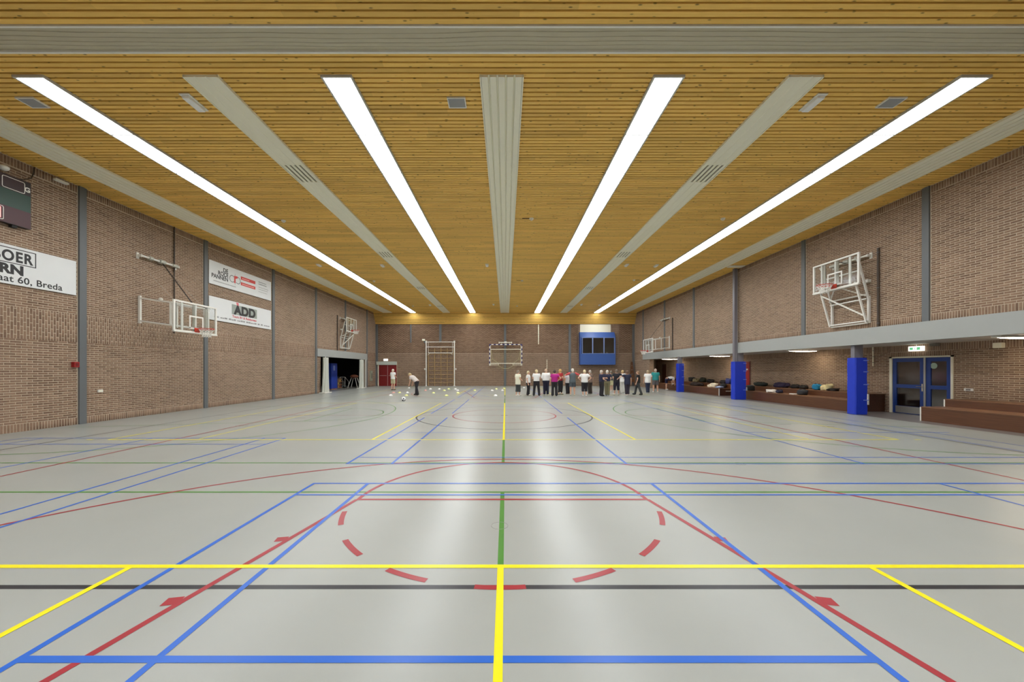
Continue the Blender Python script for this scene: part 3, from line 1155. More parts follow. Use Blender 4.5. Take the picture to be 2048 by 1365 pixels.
# corridor seen through the blue door
co = MB()
co.box(NX + 2.0, NX + 2.1, 10.2, 15.2, 0, 2.5)
struct(co.build('wall_corridor', mat('corridor_brick', (120, 92, 78), 0.8, var=0.15, scale=14)))
cs = MB()
cs.box(XN + 0.12, NX + 2.1, 10.1, 10.2, 0, 2.5)
cs.box(XN + 0.12, NX + 2.1, 15.2, 15.3, 0, 2.5)
cs.box(XN + 0.12, NX + 2.1, 10.1, 15.3, 2.5, 2.55)
struct(cs.build('wall_corridor_end', mat('corridor_blue', (84, 92, 150), 0.7)))

d3 = struct(MB().box(NX - 0.04, NX + 0.01, 21.42, 22.35, 0, 2.08).build('door_3', mat('door_frame_red', (150, 110, 100), 0.5)))
l3 = MB().box(NX - 0.07, NX - 0.04, 21.45, 22.32, 0.01, 2.04).build('leaf', mat('door_red_bright', (158, 44, 38), 0.4), d3)
MB().box(NX - 0.075, NX - 0.07, 21.56, 21.75, 1.55, 1.64).build('name_plate', WHITE, l3)
MB().tube((NX - 0.12, 21.55, 1.02), (NX - 0.07, 21.55, 1.02), 0.012).build('handle', mat('chrome', (214, 214, 210), 0.2, 0.9), l3)
d4 = struct(MB().box(NX - 0.04, NX + 0.01, 32.5, 33.6, 0, 2.12).build('door_4', mat('door_frame_tan', (150, 128, 106), 0.6)))
l4 = MB().box(NX - 0.06, NX - 0.04, 32.62, 33.4, 0.01, 2.05).build('leaf', mat('door_brown', (84, 40, 26), 0.5), d4)
MB().tube((NX - 0.1, 32.72, 1.02), (NX - 0.06, 32.72, 1.02), 0.012).build('handle', mat('chrome', (214, 214, 210), 0.2, 0.9), l4)

# ------------------------------------------------------------------ exit signs
M_EXW = emit_mat('exit_white', (255, 255, 245), 1.3)
M_EXG = emit_mat('exit_green', (40, 190, 120), 0.9)
t = thing('exit_sign', (NX - 0.1, 12.72, 2.24), 'lit green and white running-man exit sign above the blue double door', 'exit sign')
MB().bbox(NX - 0.12, NX - 0.02, 12.5, 12.94, 2.24, 2.41, 0.012).build('light_box', M_EXW, t)
MB().box(NX - 0.13, NX - 0.12, 12.56, 12.66, 2.28, 2.37).build('pictogram', M_EXG, t)
MB().box(NX - 0.13, NX - 0.12, 12.78, 12.88, 2.28, 2.37).build('pictogram', M_EXG, t)
rm = MB()
rm.ell((NX - 0.125, 12.72, 2.365), 0.005, 0.012, 0.012)
rm.bar((NX - 0.125, 12.72, 2.35), (NX - 0.125, 12.725, 2.315), 0.012)
rm.bar((NX - 0.125, 12.725, 2.315), (NX - 0.125, 12.70, 2.28), 0.009)
rm.bar((NX - 0.125, 12.725, 2.315), (NX - 0.125, 12.75, 2.285), 0.009)
rm.build('running_man', M_EXG, t)
MB().tube((NX - 0.07, 12.72, 2.41), (NX - 0.07, 12.72, ZS0 + 0.02), 0.012).build('stem', WHITE, t)
t = thing('exit_sign', (-11.4, YF - 0.1, 2.36), 'small lit exit sign above the red double door', 'exit sign')
MB().bbox(-11.62, -11.22, YF - 0.1, YF - 0.02, 2.40, 2.60, 0.012).build('light_box', M_EXW, t)
MB().box(-11.60, -11.24, YF - 0.06, YF, 2.36, 2.40).build('bracket', BLACK, t)
MB().box(-11.55, -11.49, YF - 0.106, YF - 0.1, 2.45, 2.55).build('pictogram', M_EXG, t)

# ------------------------------------------------------------------ fluorescent fittings under the gallery
M_NL = emit_mat('niche_tube', (255, 236, 205), NICHE_EMIT)
for k, (yv, lab) in enumerate([(9.5, 'lit ceiling fitting over the bench beside the blue door'), (16.5, 'lit ceiling fitting over the bench with the sky-blue bag'),
                               (22.9, 'lit ceiling fitting near the red changing-room door'), (29.9, 'lit ceiling fitting at the dark end of the gallery')]):
    t = thing('ceiling_lamp', (13.5, yv, ZS0 - 0.05), lab, 'ceiling light', 'fittings under the gallery')
    MB().bbox(12.82, 14.18, yv - 0.1, yv + 0.1, ZS0 - 0.03, ZS0 + 0.02, 0.01).build('housing', WHITE, t)
    MB().ell((13.5, yv, ZS0 - 0.03), 0.64, 0.085, 0.03, nu=20, nv=6).build('diffuser', M_NL, t, smooth=True)

# ------------------------------------------------------------------ benches
M_BEN = wood_mat('bench_wood', (84, 52, 33), (102, 65, 42), 0.35)
M_BENT = wood_mat('bench_edge', (112, 78, 54), (134, 96, 68), 0.35)
def bench(y0, y1, label):
    t = thing('tiered_bench', (13.7, (y0 + y1) / 2, 0), label, 'bench', 'brown tiered benches')
    MB().box(13.0, 13.03, y0, y1, 0.0, 0.42).build('riser', M_BEN, t)
    MB().box(12.985, 13.74, y0, y1, 0.42, 0.445).build('seat', M_BENT, t)
    MB().box(13.74, 13.77, y0, y1, 0.445, 0.655).build('riser', M_BEN, t)
    MB().box(13.725, NX - 0.01, y0, y1, 0.655, 0.68).build('seat', M_BENT, t)
    for yv in (y0 + 0.02, y1 - 0.05):
        e = MB()
        e.prism([(13.03, 0.0), (14.42, 0.0), (14.42, 0.655), (13.76, 0.655), (13.76, 0.42), (13.03, 0.42)], yv, yv + 0.03)
        e.build('end_panel', wood_mat('bench_dark', (62, 34, 22), (78, 44, 28), 0.4), t)
    for yv in (y0 - 0.03, y1):
        MB().box(12.99, 13.04, yv, yv + 0.03, 0, 0.43).build('end_strip', WHITE, t)
        MB().box(13.73, 13.78, yv, yv + 0.03, 0.26, 0.665).build('end_strip', WHITE, t)
    MB().box(13.42, 13.74, y0 - 0.03, y0, 0.26, 0.29).build('end_strip', WHITE, t)
    return t
bench(4.9, 11.36, 'dark brown two-tier wooden bench in front of the blue double door')
bench(13.80, 20.75, 'dark brown two-tier wooden bench strewn with jackets and a sky-blue bag')
bench(22.15, 31.0, 'dark brown two-tier wooden bench farther along with black sports bags')

# ------------------------------------------------------------------ bags and clothes on the benches
def lump(rx, ry, rz, seed, rough=0.25, nu=20, nv=12):
    r = random.Random(seed)
    ph = [(r.uniform(1, 4), r.uniform(1, 4), r.uniform(0, 6), r.uniform(0.3, 1)) for _ in range(5)]
    vs, fs = [], []
    for i in range(nv + 1):
        t = -PI / 2 + PI * i / nv
        for k in range(nu):
            s = 2 * PI * k / nu
            d = 1 + rough * sum(w * math.sin(a * s * 1.0 + p) * math.cos(b * t + p) for a, b, p, w in [(round(a), b, p, w) for a, b, p, w in ph]) / 2.5
            ex = 0.6
            cx, sx = math.cos(s), math.sin(s)
            ct, st = math.cos(t), math.sin(t)
            f = lambda c: math.copysign(abs(c) ** ex, c)
            z = rz * (f(st) * d + 1)
            vs.append((rx * f(ct) * f(cx) * d, ry * f(ct) * f(sx) * d, max(0.0, z)))
    for i in range(nv):
        for k in range(nu):
            k2 = (k + 1) % nu
            fs.append((i * nu + k, i * nu + k2, (i + 1) * nu + k2, (i + 1) * nu + k))
    return vs, fs

def bench_item(kind, px, tier, ln, h, colname, rgb, label, cat, seed, dx=0.0):
    X, z = (13.36, 0.446) if tier == 1 else (14.08, 0.681)
    X += dx
    y = (X - CAMX) * FPX / (px - 1011)
    m = mat(colname, rgb, 0.7, var=0.15, scale=9, bump=0.3)
    t = thing({'bag': 'sports_bag', 'jacket': 'folded_jacket', 'towel': 'towel', 'shirt': 'folded_shirt', 'book': 'booklet', 'bottle': 'water_bottle'}[cat], (X, y, z), label, cat, 'bags and clothes on the benches')
    ry = ln / 2
    if kind == 'cloth':
        a = MB(); a.add(*lump(0.17, ry, h / 2, seed, 0.5, 26, 14)); a.build('body', m, t, smooth=True, local=True)
        s = MB(); s.add(*[lump(0.07, ry * 0.45, h / 3, seed + 5, 0.4)[0], lump(0.07, ry * 0.45, h / 3, seed + 5, 0.4)[1]])
        s.v = [(p[0] - 0.14, p[1] + ry * 0.5, p[2]) for p in s.v]
        s.build('sleeve', m, t, smooth=True, local=True)
    elif kind == 'bag':
        a = MB(); a.add(*lump(0.16, ry, h / 2, seed, 0.22)); a.build('body', m, t, smooth=True, local=True)
        for sx in (-0.08, 0.08):
            hd = MB()
            pts = [(sx, ry * 0.55 * math.cos(q), h * 0.85 + 0.05 * math.sin(q)) for q in [PI * k / 8 for k in range(9)]]
            hd.path(pts, 0.012)
            hd.build('handle', BLACK, t, local=True)
        MB().box(-0.01, 0.01, -ry * 0.7, ry * 0.7, h * 0.94, h * 1.01).build('zip', mat('zip_grey', (90, 90, 90), 0.4), t, local=True)
    elif kind == 'book':
        MB().bbox(-0.11, 0.11, -ry, ry, 0, 0.02, 0.002).build('cover', m, t, local=True)
        MB().box(-0.10, 0.105, -ry + 0.01, ry - 0.01, 0.02, 0.035).build('pages', WHITE, t, local=True)
    elif kind == 'water_bottle':
        MB().tube((0, 0, 0), (0, 0, 0.17), 0.035, 0.033, n=14).build('body', m, t, local=True)
        MB().tube((0, 0, 0.17), (0, 0, 0.21), 0.018, 0.014, n=12).build('cap', mat('cap_red', (200, 90, 80), 0.4), t, local=True)
    return t
bi = bench_item
bi('bag', 1521, 2, 0.95, 0.20, 'bag_darkgreen', (34, 44, 38), 'dark green flat sports bag lying beside the red changing-room door', 'bag', 1)
bi('cloth', 1564, 2, 0.75, 0.24, 'jacket_purple', (44, 34, 66), 'navy and purple jacket thrown over the upper bench tier', 'jacket', 2)
bi('bag', 1591, 2, 0.42, 0.17, 'bag_black', (26, 25, 27), 'black bag next to the purple jacket on the upper tier', 'bag', 3)
bi('bag', 1608, 2, 0.32, 0.16, 'bag_black2', (30, 28, 28), 'small black bag between black bag and sky-blue bag', 'bag', 4)
bi('bag', 1634, 2, 0.30, 0.26, 'bag_skyblue', (40, 150, 205), 'round sky-blue drawstring bag on the upper bench tier', 'bag', 5, -0.14)
bi('cloth', 1656, 2, 0.34, 0.25, 'jacket_cream', (222, 212, 165), 'cream jacket draped beside the sky-blue bag', 'jacket', 6)
bi('cloth', 1668, 2, 0.34, 0.12, 'jacket_black', (36, 32, 30), 'black jacket spread out under the cream jacket', 'jacket', 7, -0.1)
bi('cloth', 1545, 1, 0.40, 0.14, 'towel_white', (232, 228, 220), 'white crumpled towel on the lower tier below the purple jacket', 'towel', 8)
bi('bag', 1559, 1, 0.22, 0.15, 'bag_navy', (34, 36, 60), 'little navy pouch beside the white crumpled towel', 'bag', 9)
bi('book', 1587, 1, 0.24, 0.03, 'paper_white', (236, 232, 226), 'white booklet lying on the lower bench tier', 'book', 10)
bi('bag', 1605, 1, 0.40, 0.24, 'bag_charcoal', (42, 44, 48), 'charcoal rucksack slumped on the lower tier beside the booklet', 'bag', 11, 0.1)
bi('bag', 1500, 1, 0.55, 0.28, 'bag_black3', (28, 30, 28), 'black holdall on the lower tier behind the wide blue column', 'bag', 12)
bi('water_bottle', 1493.5, 1, 0.1, 0.2, 'bottle_clear', (160, 170, 176), 'small water bottle next to the black holdall', 'bottle', 13, -0.24)
bi('bag', 1384, 2, 0.75, 0.32, 'bag_black4', (24, 26, 24), 'bulging black bag on the upper tier beside khaki cloth', 'bag', 14)
bi('cloth', 1393, 2, 0.36, 0.26, 'cloth_khaki', (150, 138, 104), 'khaki cardigan heaped between two dark bags', 'jacket', 15, -0.12)
bi('bag', 1406, 2, 0.55, 0.32, 'bag_olive', (36, 42, 30), 'dark olive rucksack on the upper tier', 'bag', 16)
bi('bag', 1421, 2, 0.62, 0.22, 'bag_black5', (30, 28, 30), 'low black bag standing alone on the upper tier', 'bag', 17)
bi('bag', 1458, 2, 0.45, 0.34, 'bag_royal', (52, 62, 128), 'royal blue rucksack at the end of the farther bench', 'bag', 18, -0.05)
bi('cloth', 1449, 2, 0.5, 0.22, 'cloth_black', (30, 28, 34), 'black coat heaped against the royal blue rucksack', 'jacket', 19)
bi('cloth', 1394, 1, 1.4, 0.22, 'cloth_darkbrown', (44, 32, 28), 'long dark brown coat laid along the lower tier', 'jacket', 20, 0.15)
bi('cloth', 1427, 1, 0.75, 0.26, 'cloth_ivory', (225, 215, 190), 'ivory jumper and white cloth on the lower tier', 'jacket', 21)
bi('bag', 1446, 1, 0.36, 0.26, 'bag_black6', (28, 30, 34), 'black bag at the open end of the farther bench', 'bag', 22, 0.19)
bi('cloth', 1440, 1, 0.36, 0.12, 'cloth_lightblue', (150, 165, 200), 'light blue shirt dropped beside the black end bag', 'shirt', 23, -0.17)
bi('bag', 1353, 2, 0.7, 0.34, 'bag_maroon', (64, 26, 24), 'dark maroon bag near the bending person', 'bag', 24)

# ------------------------------------------------------------------ small wall fittings
def wallbox(name, x, y, z, sx, sy, sz, m, label, cat, det=None):
    t = thing(name, (x, y, z), label, cat)
    MB().bbox(x - sx / 2, x + sx / 2, y - sy / 2, y + sy / 2, z - sz / 2, z + sz / 2, min(sx, sy, sz) * 0.15).build('housing', m, t)
    if det:
        dm, fx = det
        MB().box(x + fx * sx * 0.5, x + fx * (sx * 0.5 + 0.006), y - sy * 0.25, y + sy * 0.25, z - sz * 0.25, z + sz * 0.25).build('cover', dm, t)
    return t
wallbox('fire_call_point', -WX + 0.05, 10.5, 1.74, 0.1, 0.13, 0.16, mat('alarm_red', (150, 30, 30), 0.4), 'small red fire call point beside the grey steel column', 'fire alarm', (mat('alarm_dark', (110, 20, 22), 0.4), 1))
wallbox('wall_socket', -WX + 0.02, 11.17, 0.94, 0.04, 0.13, 0.085, WHITE, 'white wall socket low on the brick wall past the call point', 'socket', (CREAM, 1))
wallbox('wall_socket', NX - 0.02, 11.32, 0.97, 0.04, 0.22, 0.085, WHITE, 'white double socket on brick wall above the bench beside the blue door', 'socket', (mat('socket_dark', (120, 116, 110), 0.5), -1))
wallbox('junction_box', NX - 0.06, 10.6, 2.3, 0.12, 0.2, 0.16, CREAM, 'cream box under the gallery soffit near the blue door', 'box')
wallbox('security_camera', NX - 0.10, 12.15, 2.425, 0.14, 0.2, 0.09, mat('camera_grey', (120, 116, 108), 0.5), 'small grey camera under the soffit beside the exit sign', 'camera')
wallbox('control_cabinet', -WX + 0.06, 33.6, 1.0, 0.12, 0.45, 0.95, mat('panel_green', (150, 152, 132), 0.5), 'grey-green control panel on the wall beside the red double door', 'panel', (mat('panel_dark', (96, 98, 84), 0.5), 1))
wallbox('motion_sensor', -WX + 0.06, 10.15, 6.84, 0.1, 0.3, 0.06, WHITE, 'white sensor where the brick wall meets the ceiling', 'sensor')
t = thing('wall_lamp', (-WX + 0.1, 8.95, 6.56), 'small round white fitting above the scoreboard', 'lamp')
MB().ell((-WX + 0.12, 8.95, 6.56), 0.1, 0.09, 0.07).build('cap', WHITE, t, smooth=True)
MB().box(-WX, -WX + 0.06, 8.92, 8.98, 6.52, 6.6).build('bracket', GREYST, t)
t = thing('scoreboard_cable', (-WX + 0.02, 9.4, 6.4), 'thin dark cable looping from scoreboard to ceiling', 'cable')
MB().path([(-WX + 0.025, 9.25, 6.43), (-WX + 0.03, 9.4, 6.5), (-WX + 0.025, 9.55, 6.62), (-WX + 0.025, 9.6, 6.8), (-WX + 0.02, 9.62, 6.94)], 0.012).build('flex', mat('cable_dark', (70, 58, 48), 0.6), t)
def pipe(x, y, z0, z1, r, m, label):
    t = thing('wall_pipe', (x, y, z0), label, 'pipe')
    MB().tube((x, y, z0), (x, y, z1), r, n=10).build('pipe', m, t, smooth=False)
    for z in (z0 + 0.15, (z0 + z1) / 2, z1 - 0.15):
        MB().ring((x, y, z), r + 0.006, 0.008, n=12, m=5).build('clip', GREYST, t)
M_PIPE = mat('pipe_brown', (74, 62, 52), 0.5)
pipe(-WX + 0.03, 13.66, 2.95, 6.94, 0.022, M_PIPE, 'thin dark pipe behind the lowered hoop beside the sponsor boards')
pipe(WX - 0.04, 12.05, 2.98, 5.62, 0.035, M_PIPE, 'dark pipe beside the folded-up hoop over the benches')
pipe(-WX + 0.04, 26.9, 2.99, 5.6, 0.035, M_PIPE, 'dark pipe beside the folded-up hoop over the store opening')
pipe(WX - 0.04, 26.9, 3.02, 5.4, 0.035, M_PIPE, 'dark pipe beside the lowered hoop over the gallery fascia')
pipe(-9.02, YF - 0.08, 4.15, 5.88, 0.07, GREYST, 'grey drain pipe high on the acoustic brickwork')
pipe(3.2, YF - 0.06, 4.0, 5.88, 0.045, CREAM, 'cream pipe between handball goal and control booth')
pipe(NX - 0.04, 14.25, 1.72, ZS0 + 0.02, 0.022, CREAM, 'thin cream conduit on brick beside the blue door frame')
t = thing('climbing_rope', (4.0, YF - 0.12, 1.6), 'short knotted cream rope hanging on the far brick wall', 'rope')
MB().tube((4.0, YF - 0.1, 1.62), (4.0, YF - 0.1, 2.55), 0.025, n=8).build('rope', CREAM, t)
for k in range(4):
    MB().ell((4.0, YF - 0.1, 1.7 + 0.22 * k), 0.045, 0.045, 0.05).build('knot', CREAM, t, smooth=True)
MB().box(3.96, 4.04, YF - 0.1, YF, 2.53, 2.58).build('hook', GREYST, t)

# ------------------------------------------------------------------ scoreboard and sponsor boards
M_PRINT = mat('print_black', (38, 38, 40), 0.5)
M_BOARDW = mat('board_white', (224, 226, 226), 0.45, var=0.03, scale=2)
XB = -WX + 0.15
t = thing('scoreboard', (-WX + 0.08, 8.0, 5.22), 'dark maroon and green electronic scoreboard high on the brick wall', 'scoreboard')
MB().box(-WX + 0.03, XB, 6.6, 9.44, 5.22, 6.42).build('case', mat('score_black', (30, 18, 20), 0.4), t)
MB().box(XB, XB + 0.004, 6.61, 9.43, 5.64, 6.06).build('green_band', mat('score_green', (14, 58, 42), 0.4), t)
MB().box(XB, XB + 0.004, 6.61, 9.43, 5.23, 5.64).build('maroon_band', mat('score_maroon', (66, 18, 28), 0.4), t)
MB().box(XB, XB + 0.004, 6.61, 9.30, 6.06, 6.41).build('upper_band', mat('score_dark', (44, 16, 22), 0.4), t)
def outline(y0, y1, z0, z1, w, rad, x):
    o = MB()
    pts = []
    for (cy, cz, a0) in ((y1 - rad, z1 - rad, 0), (y0 + rad, z1 - rad, 90), (y0 + rad, z0 + rad, 180), (y1 - rad, z0 + rad, 270)):
        for k in range(5):
            a = math.radians(a0 + 22.5 * k)
            pts.append((cy + rad * math.cos(a), cz + rad * math.sin(a), math.cos(a), math.sin(a)))
    n = len(pts)
    vs = [(x, p[0], p[1]) for p in pts] + [(x, p[0] - w * p[2], p[1] - w * p[3]) for p in pts]
    fs = [(k, (k + 1) % n, n + (k + 1) % n, n + k) for k in range(n)]
    return o.add(vs, fs)
outline(8.89, 9.32, 6.08, 6.37, 0.014, 0.04, XB + 0.007).build('outline', WHITE, t)
outline(8.36, 8.925, 5.27, 5.61, 0.014, 0.04, XB + 0.007).build('outline', WHITE, t)
text('G', 0.16, (XB + 0.007, 9.305, 6.16), (0, 1, 0), (0, 0, 1), WHITE, t, bold=0.006)
M_LED = emit_mat('led_red', (255, 40, 60), 2.2)
MB().box(XB + 0.004, XB + 0.01, 8.82, 8.87, 5.31, 5.57).build('digit_one', M_LED, t)
MB().box(-WX + 0.03, XB - 0.03, 9.1, 9.2, 5.16, 5.22).build('bracket', BLACK, t)

def sponsor(y0, y1, z0, z1, label):
    t = thing('sponsor_board', (-WX + 0.03, (y0 + y1) / 2, z0), label, 'sign board')
    MB().box(-WX + 0.025, -WX + 0.05, y0, y1, z0, z1).build('panel', M_BOARDW, t)
    return t
XT = -WX + 0.052
R_, U_ = (0, 1, 0), (0, 0, 1)
t = sponsor(6.42, 10.52, 3.74, 4.72, 'white sponsor board lettered BOER and Breda below the scoreboard')
bx = MB()
for (a, b, c, d) in ((6.9, 9.62, 4.635, 4.655), (6.9, 9.62, 4.265, 4.285), (9.60, 9.62, 4.265, 4.655), (6.9, 6.92, 4.265, 4.655)):
    bx.box(XT - 0.001, XT + 0.002, a, b, c, d)
bx.build('text_frame', M_PRINT, t)
text('BOER', 0.36, (XT, 9.545, 4.33), R_, U_, M_PRINT, t, align='RIGHT', bold=0.012, xs=0.78, spacing=1.15)
text('ORN', 0.32, (XT, 9.375, 4.01), R_, U_, M_PRINT, t, align='RIGHT', bold=0.016, xs=1.05)
text('raat 60, Breda', 0.235, (XT, 10.19, 3.80), R_, U_, M_PRINT, t, align='RIGHT', bold=0.0028, xs=0.98, spacing=1.05)

t = sponsor(15.24, 19.26, 5.22, 6.21, 'white sponsor board with red bars and DE ROOI PANNEN lettering')
M_REDP = mat('print_red', (214, 66, 60), 0.5)
M_GREYP = mat('print_grey', (130, 130, 130), 0.5)
for k, s in enumerate(('DE', 'ROOI', 'PANNEN')):
    text(s, 0.25, (XT, 16.28, 5.88 - 0.185 * k), R_, U_, M_PRINT, t, align='RIGHT', bold=0.006, xs=0.92)
sp_ = MB()
yv = 15.46
r = random.Random(21)
while yv < 16.75:
    d = r.uniform(0.02, 0.07)
    sp_.box(XT, XT + 0.002, yv, yv + d, 5.365, 5.40)
    yv += d + 0.015
sp_.build('small_print', mat('print_softgrey', (150, 150, 150), 0.5), t)['kind'] = 'stuff'
lg = MB()
for (cy, a0, a1) in ((16.52, 40, 320), (16.88, -140, 140)):
    vs, fs = [], []
    for k in range(25):
        a = math.radians(a0 + (a1 - a0) * k / 24)
        for r in (0.13, 0.165):
            vs.append((XT + 0.001, cy + r * math.cos(a), 5.71 + r * math.sin(a)))
    for k in range(24):
        fs.append((2 * k, 2 * k + 1, 2 * k + 3, 2 * k + 2))
    lg.add(vs, fs)
lg.box(XT, XT + 0.001, 16.69, 16.705, 5.47, 5.98)
lg.build('logo_rings', M_GREYP, t)
lr = MB()
lr.box(XT, XT + 0.003, 16.64, 16.73, 5.55, 5.88)
lr.add([(XT + 0.003, 16.73, 5.76), (XT + 0.003, 16.86, 5.80), (XT + 0.003, 16.84, 5.89), (XT + 0.003, 16.73, 5.88)], [(0, 1, 2, 3)])
lr.build('logo_letter', M_REDP, t)
for (a, b, wd) in ((5.81, 5.96, 0), (5.55, 5.69, 0)):
    MB().box(XT - 0.001, XT + 0.002, 17.06, 18.05, a, b).build('red_bar', M_REDP, t)
    wl = MB()
    yv = 17.14
    while yv < 17.14 + (0.45 if a > 5.7 else 0.8):
        wl.box(XT + 0.002, XT + 0.004, yv, yv + 0.04, a + 0.045, a + 0.085)
        yv += 0.055
    wl.build('bar_print', mat('print_palepink', (240, 190, 185), 0.5), t)['kind'] = 'stuff'
ln = MB()
for k, (z, w, h) in enumerate(((5.97, 0.58, 0.045), (5.865, 0.62, 0.05), (5.72, 0.74, 0.022), (5.62, 0.7, 0.022), (5.50, 0.66, 0.02))):
    yv = 18.28
    r = random.Random(k)
    while yv < 18.28 + w:
        d = r.uniform(0.04, 0.12)
        ln.box(XT, XT + 0.002, yv, min(yv + d, 18.28 + w), z, z + h)
        yv += d + 0.02
ln.build('small_print', mat('print_softgrey', (150, 150, 150), 0.5), t)['kind'] = 'stuff'

t = sponsor(15.24, 19.26, 3.70, 4.70, 'white sponsor board with black ADD logo on grey field')
MB().box(XT - 0.001, XT + 0.002, 16.50, 18.16, 4.11, 4.56).build('grey_field', mat('print_field', (152, 160, 152), 0.5), t)
add = text('ADD', 0.56, (XT + 0.004, 17.35, 4.14), R_, U_, mat('print_deepblack', (20, 20, 20), 0.4), t, align='CENTER', bold=0.03, xs=1.12, spacing=1.05)
MB().add([(XT + 0.003, 16.76, 4.68), (XT + 0.003, 16.92, 4.68), (XT + 0.003, 16.93, 4.5), (XT + 0.003, 16.82, 4.5)], [(0, 1, 2, 3)]).build('pink_tick', mat('print_pink', (226, 120, 130), 0.5), t)
text('Tours BV & Reisbureau', 0.155, (XT, 17.33, 3.965), R_, U_, mat('print_red2', (196, 40, 56), 0.5), t, align='CENTER', bold=0.003, xs=1.08)
ln = MB()
yv = 15.5
r = random.Random(3)
while yv < 19.1:
    d = r.uniform(0.05, 0.16)
    ln.box(XT, XT + 0.002, yv, yv + d, 3.82, 3.87 + r.choice((0, 0.02)))
    yv += d + r.choice((0.02, 0.02, 0.09))
ln.build('small_print', mat('print_softgrey', (150, 150, 150), 0.5), t)['kind'] = 'stuff'

# ------------------------------------------------------------------ basketball hoops
M_GLASSB = glass_mat('backboard_glass', (0.96, 0.97, 0.97), 0.02)
M_HWHITE = mat('hoop_white', (226, 224, 216), 0.35, var=0.03)
M_HRED = mat('hoop_red', (196, 60, 40), 0.4)
M_NET = mat('net_white', (222, 220, 212), 0.7)
def hoop(s, yc, folded, label):
    def P(d, y, z): return (s * (WX - d), y, z)
    t = thing('basketball_hoop', P(0.02, yc, 3.15), label, 'basketball hoop')
    hp = 0.69
    db, zb = (0.56, 4.47) if folded else (1.36, 2.90)
    # wall posts
    for q in (-1, 1):
        y = yc + q * hp
        MB().bar(P(0.04, y, 3.17), P(0.04, y, 4.10), 0.06, 0.07).build('wall_post', M_HWHITE, t)
        arm = MB()
        if folded:
            arm.bar(P(0.13, y, 3.22), P(db - 0.06, y, zb + 0.1), 0.05)
            arm.bar(P(0.06, y, 4.02), P(0.36, y, 5.2), 0.05)
            arm.bar(P(0.06, y, 3.22), P(0.15, y, 3.22), 0.05)
            arm.bar(P(0.36, y, 5.2), P(db - 0.06, y, zb + 0.95), 0.045)
        else:
            arm.bar(P(0.06, y, 4.02), P(db - 0.06, y, 3.85), 0.05)
            arm.bar(P(0.06, y, 3.25), P(db - 0.06, y, 3.08), 0.05)
            arm.bar(P(1.08, y, 3.12), P(1.08, y, 3.89), 0.045)
        arm.build('arm', M_HWHITE, t)
        MB().bar(P(db - 0.06, y * 0 + yc + q * 0.5, zb + 0.05), P(db - 0.06, yc + q * 0.5, zb + 1.0), 0.07, 0.04).build('mounting_bar', mat('hoop_grey', (186, 184, 172), 0.4), t)
    cr = MB()
    if folded:
        for (d, z) in ((0.13, 3.25), (0.07, 3.18), (0.12, 4.0), (0.16, 4.14), (db - 0.1, zb + 0.0), (0.3, 4.98)):
            cr.bar(P(d, yc - hp, z), P(d, yc + hp, z), 0.04)
        cr.bar(P(0.18, yc - hp, 3.42), P(0.44, yc + hp, 4.36), 0.045)
        cr.bar(P(0.14, yc - hp, 4.1), P(0.5, yc - 0.1, 4.5), 0.035)
        cr.bar(P(0.14, yc + hp, 4.1), P(0.5, yc + 0.1, 4.5), 0.035)
    else:
        for (d, z) in ((1.08, 3.89), (1.08, 3.12), (db - 0.08, 3.84), (db - 0.08, 3.08)):
            cr.bar(P(d, yc - hp, z), P(d, yc + hp, z), 0.04)
    cr.build('cross_bar', M_HWHITE, t)
    MB().bar(P(db - 0.06, yc, zb + 0.02), P(db - 0.06, yc, zb + 1.03), 0.12, 0.05).build('mounting_bar', mat('hoop_grey', (186, 184, 172), 0.4), t)
    # winch axle on the wall
    wz = 5.45
    ax = MB()
    ax.tube(P(0.14, yc - 0.74, wz), P(0.14, yc + 0.66, wz), 0.035, n=10)
    ax.build('winch_axle', M_HWHITE, t)
    for (q0, q1, rr) in ((-0.1, 0.1, 0.075), (-0.48, -0.36, 0.065), (0.4, 0.62, 0.06)):
        MB().tube(P(0.14, yc + q0, wz), P(0.14, yc + q1, wz), rr, n=12).build('winch_drum', mat('winch_grey', (180, 180, 168), 0.4, 0.3), t)
    for q in (-0.74, 0.66):
        br = MB()
        br.box(*sorted((s * WX, s * (WX - 0.03))), yc + q - 0.04, yc + q + 0.04, wz - 0.1, wz + 0.1)
        br.bar(P(0.02, yc + q, wz), P(0.16, yc + q, wz), 0.05, 0.08)
        br.build('wall_bracket', M_HWHITE, t)
    if folded:
        MB().bar(P(0.16, yc, wz - 0.06), P(db - 0.1, yc, zb + 0.98), 0.05, 0.006).build('lifting_strap', BLACK, t)
        MB().box(*sorted((s * (WX - 0.02), s * (WX - 0.14))), yc - hp - 0.06, yc - hp + 0.12, 4.55, 4.65).build('catch', M_HWHITE, t)
    else:
        MB().bar(P(0.16, yc, wz - 0.05), P(db - 0.1, yc - 0.05, 3.97), 0.055, 0.008).build('lifting_strap', mat('strap_dark', (46, 34, 26), 0.7), t)
        for q in (-0.66, 0.45):
            MB().tube(P(0.04, yc + q + 0.1, 5.1), P(db - 0.1, yc + q - 0.1, 3.94), 0.006, n=5).build('cable', mat('cable_pale', (170, 160, 146), 0.5), t)
        c = P(0.75, yc - hp, 3.98)
        MB().ell(c, 0.07, 0.05, 0.05).build('pulley', M_HWHITE, t, smooth=True)
    # backboard
    w, h = 0.9, 1.05
    bd = MB().box(*sorted((s * (WX - db - 0.005), s * (WX - db - 0.015))), yc - w, yc + w, zb, zb + h).build('backboard', M_GLASSB, t)
    fr = MB()
    xx = sorted((s * (WX - db + 0.02), s * (WX - db - 0.03)))
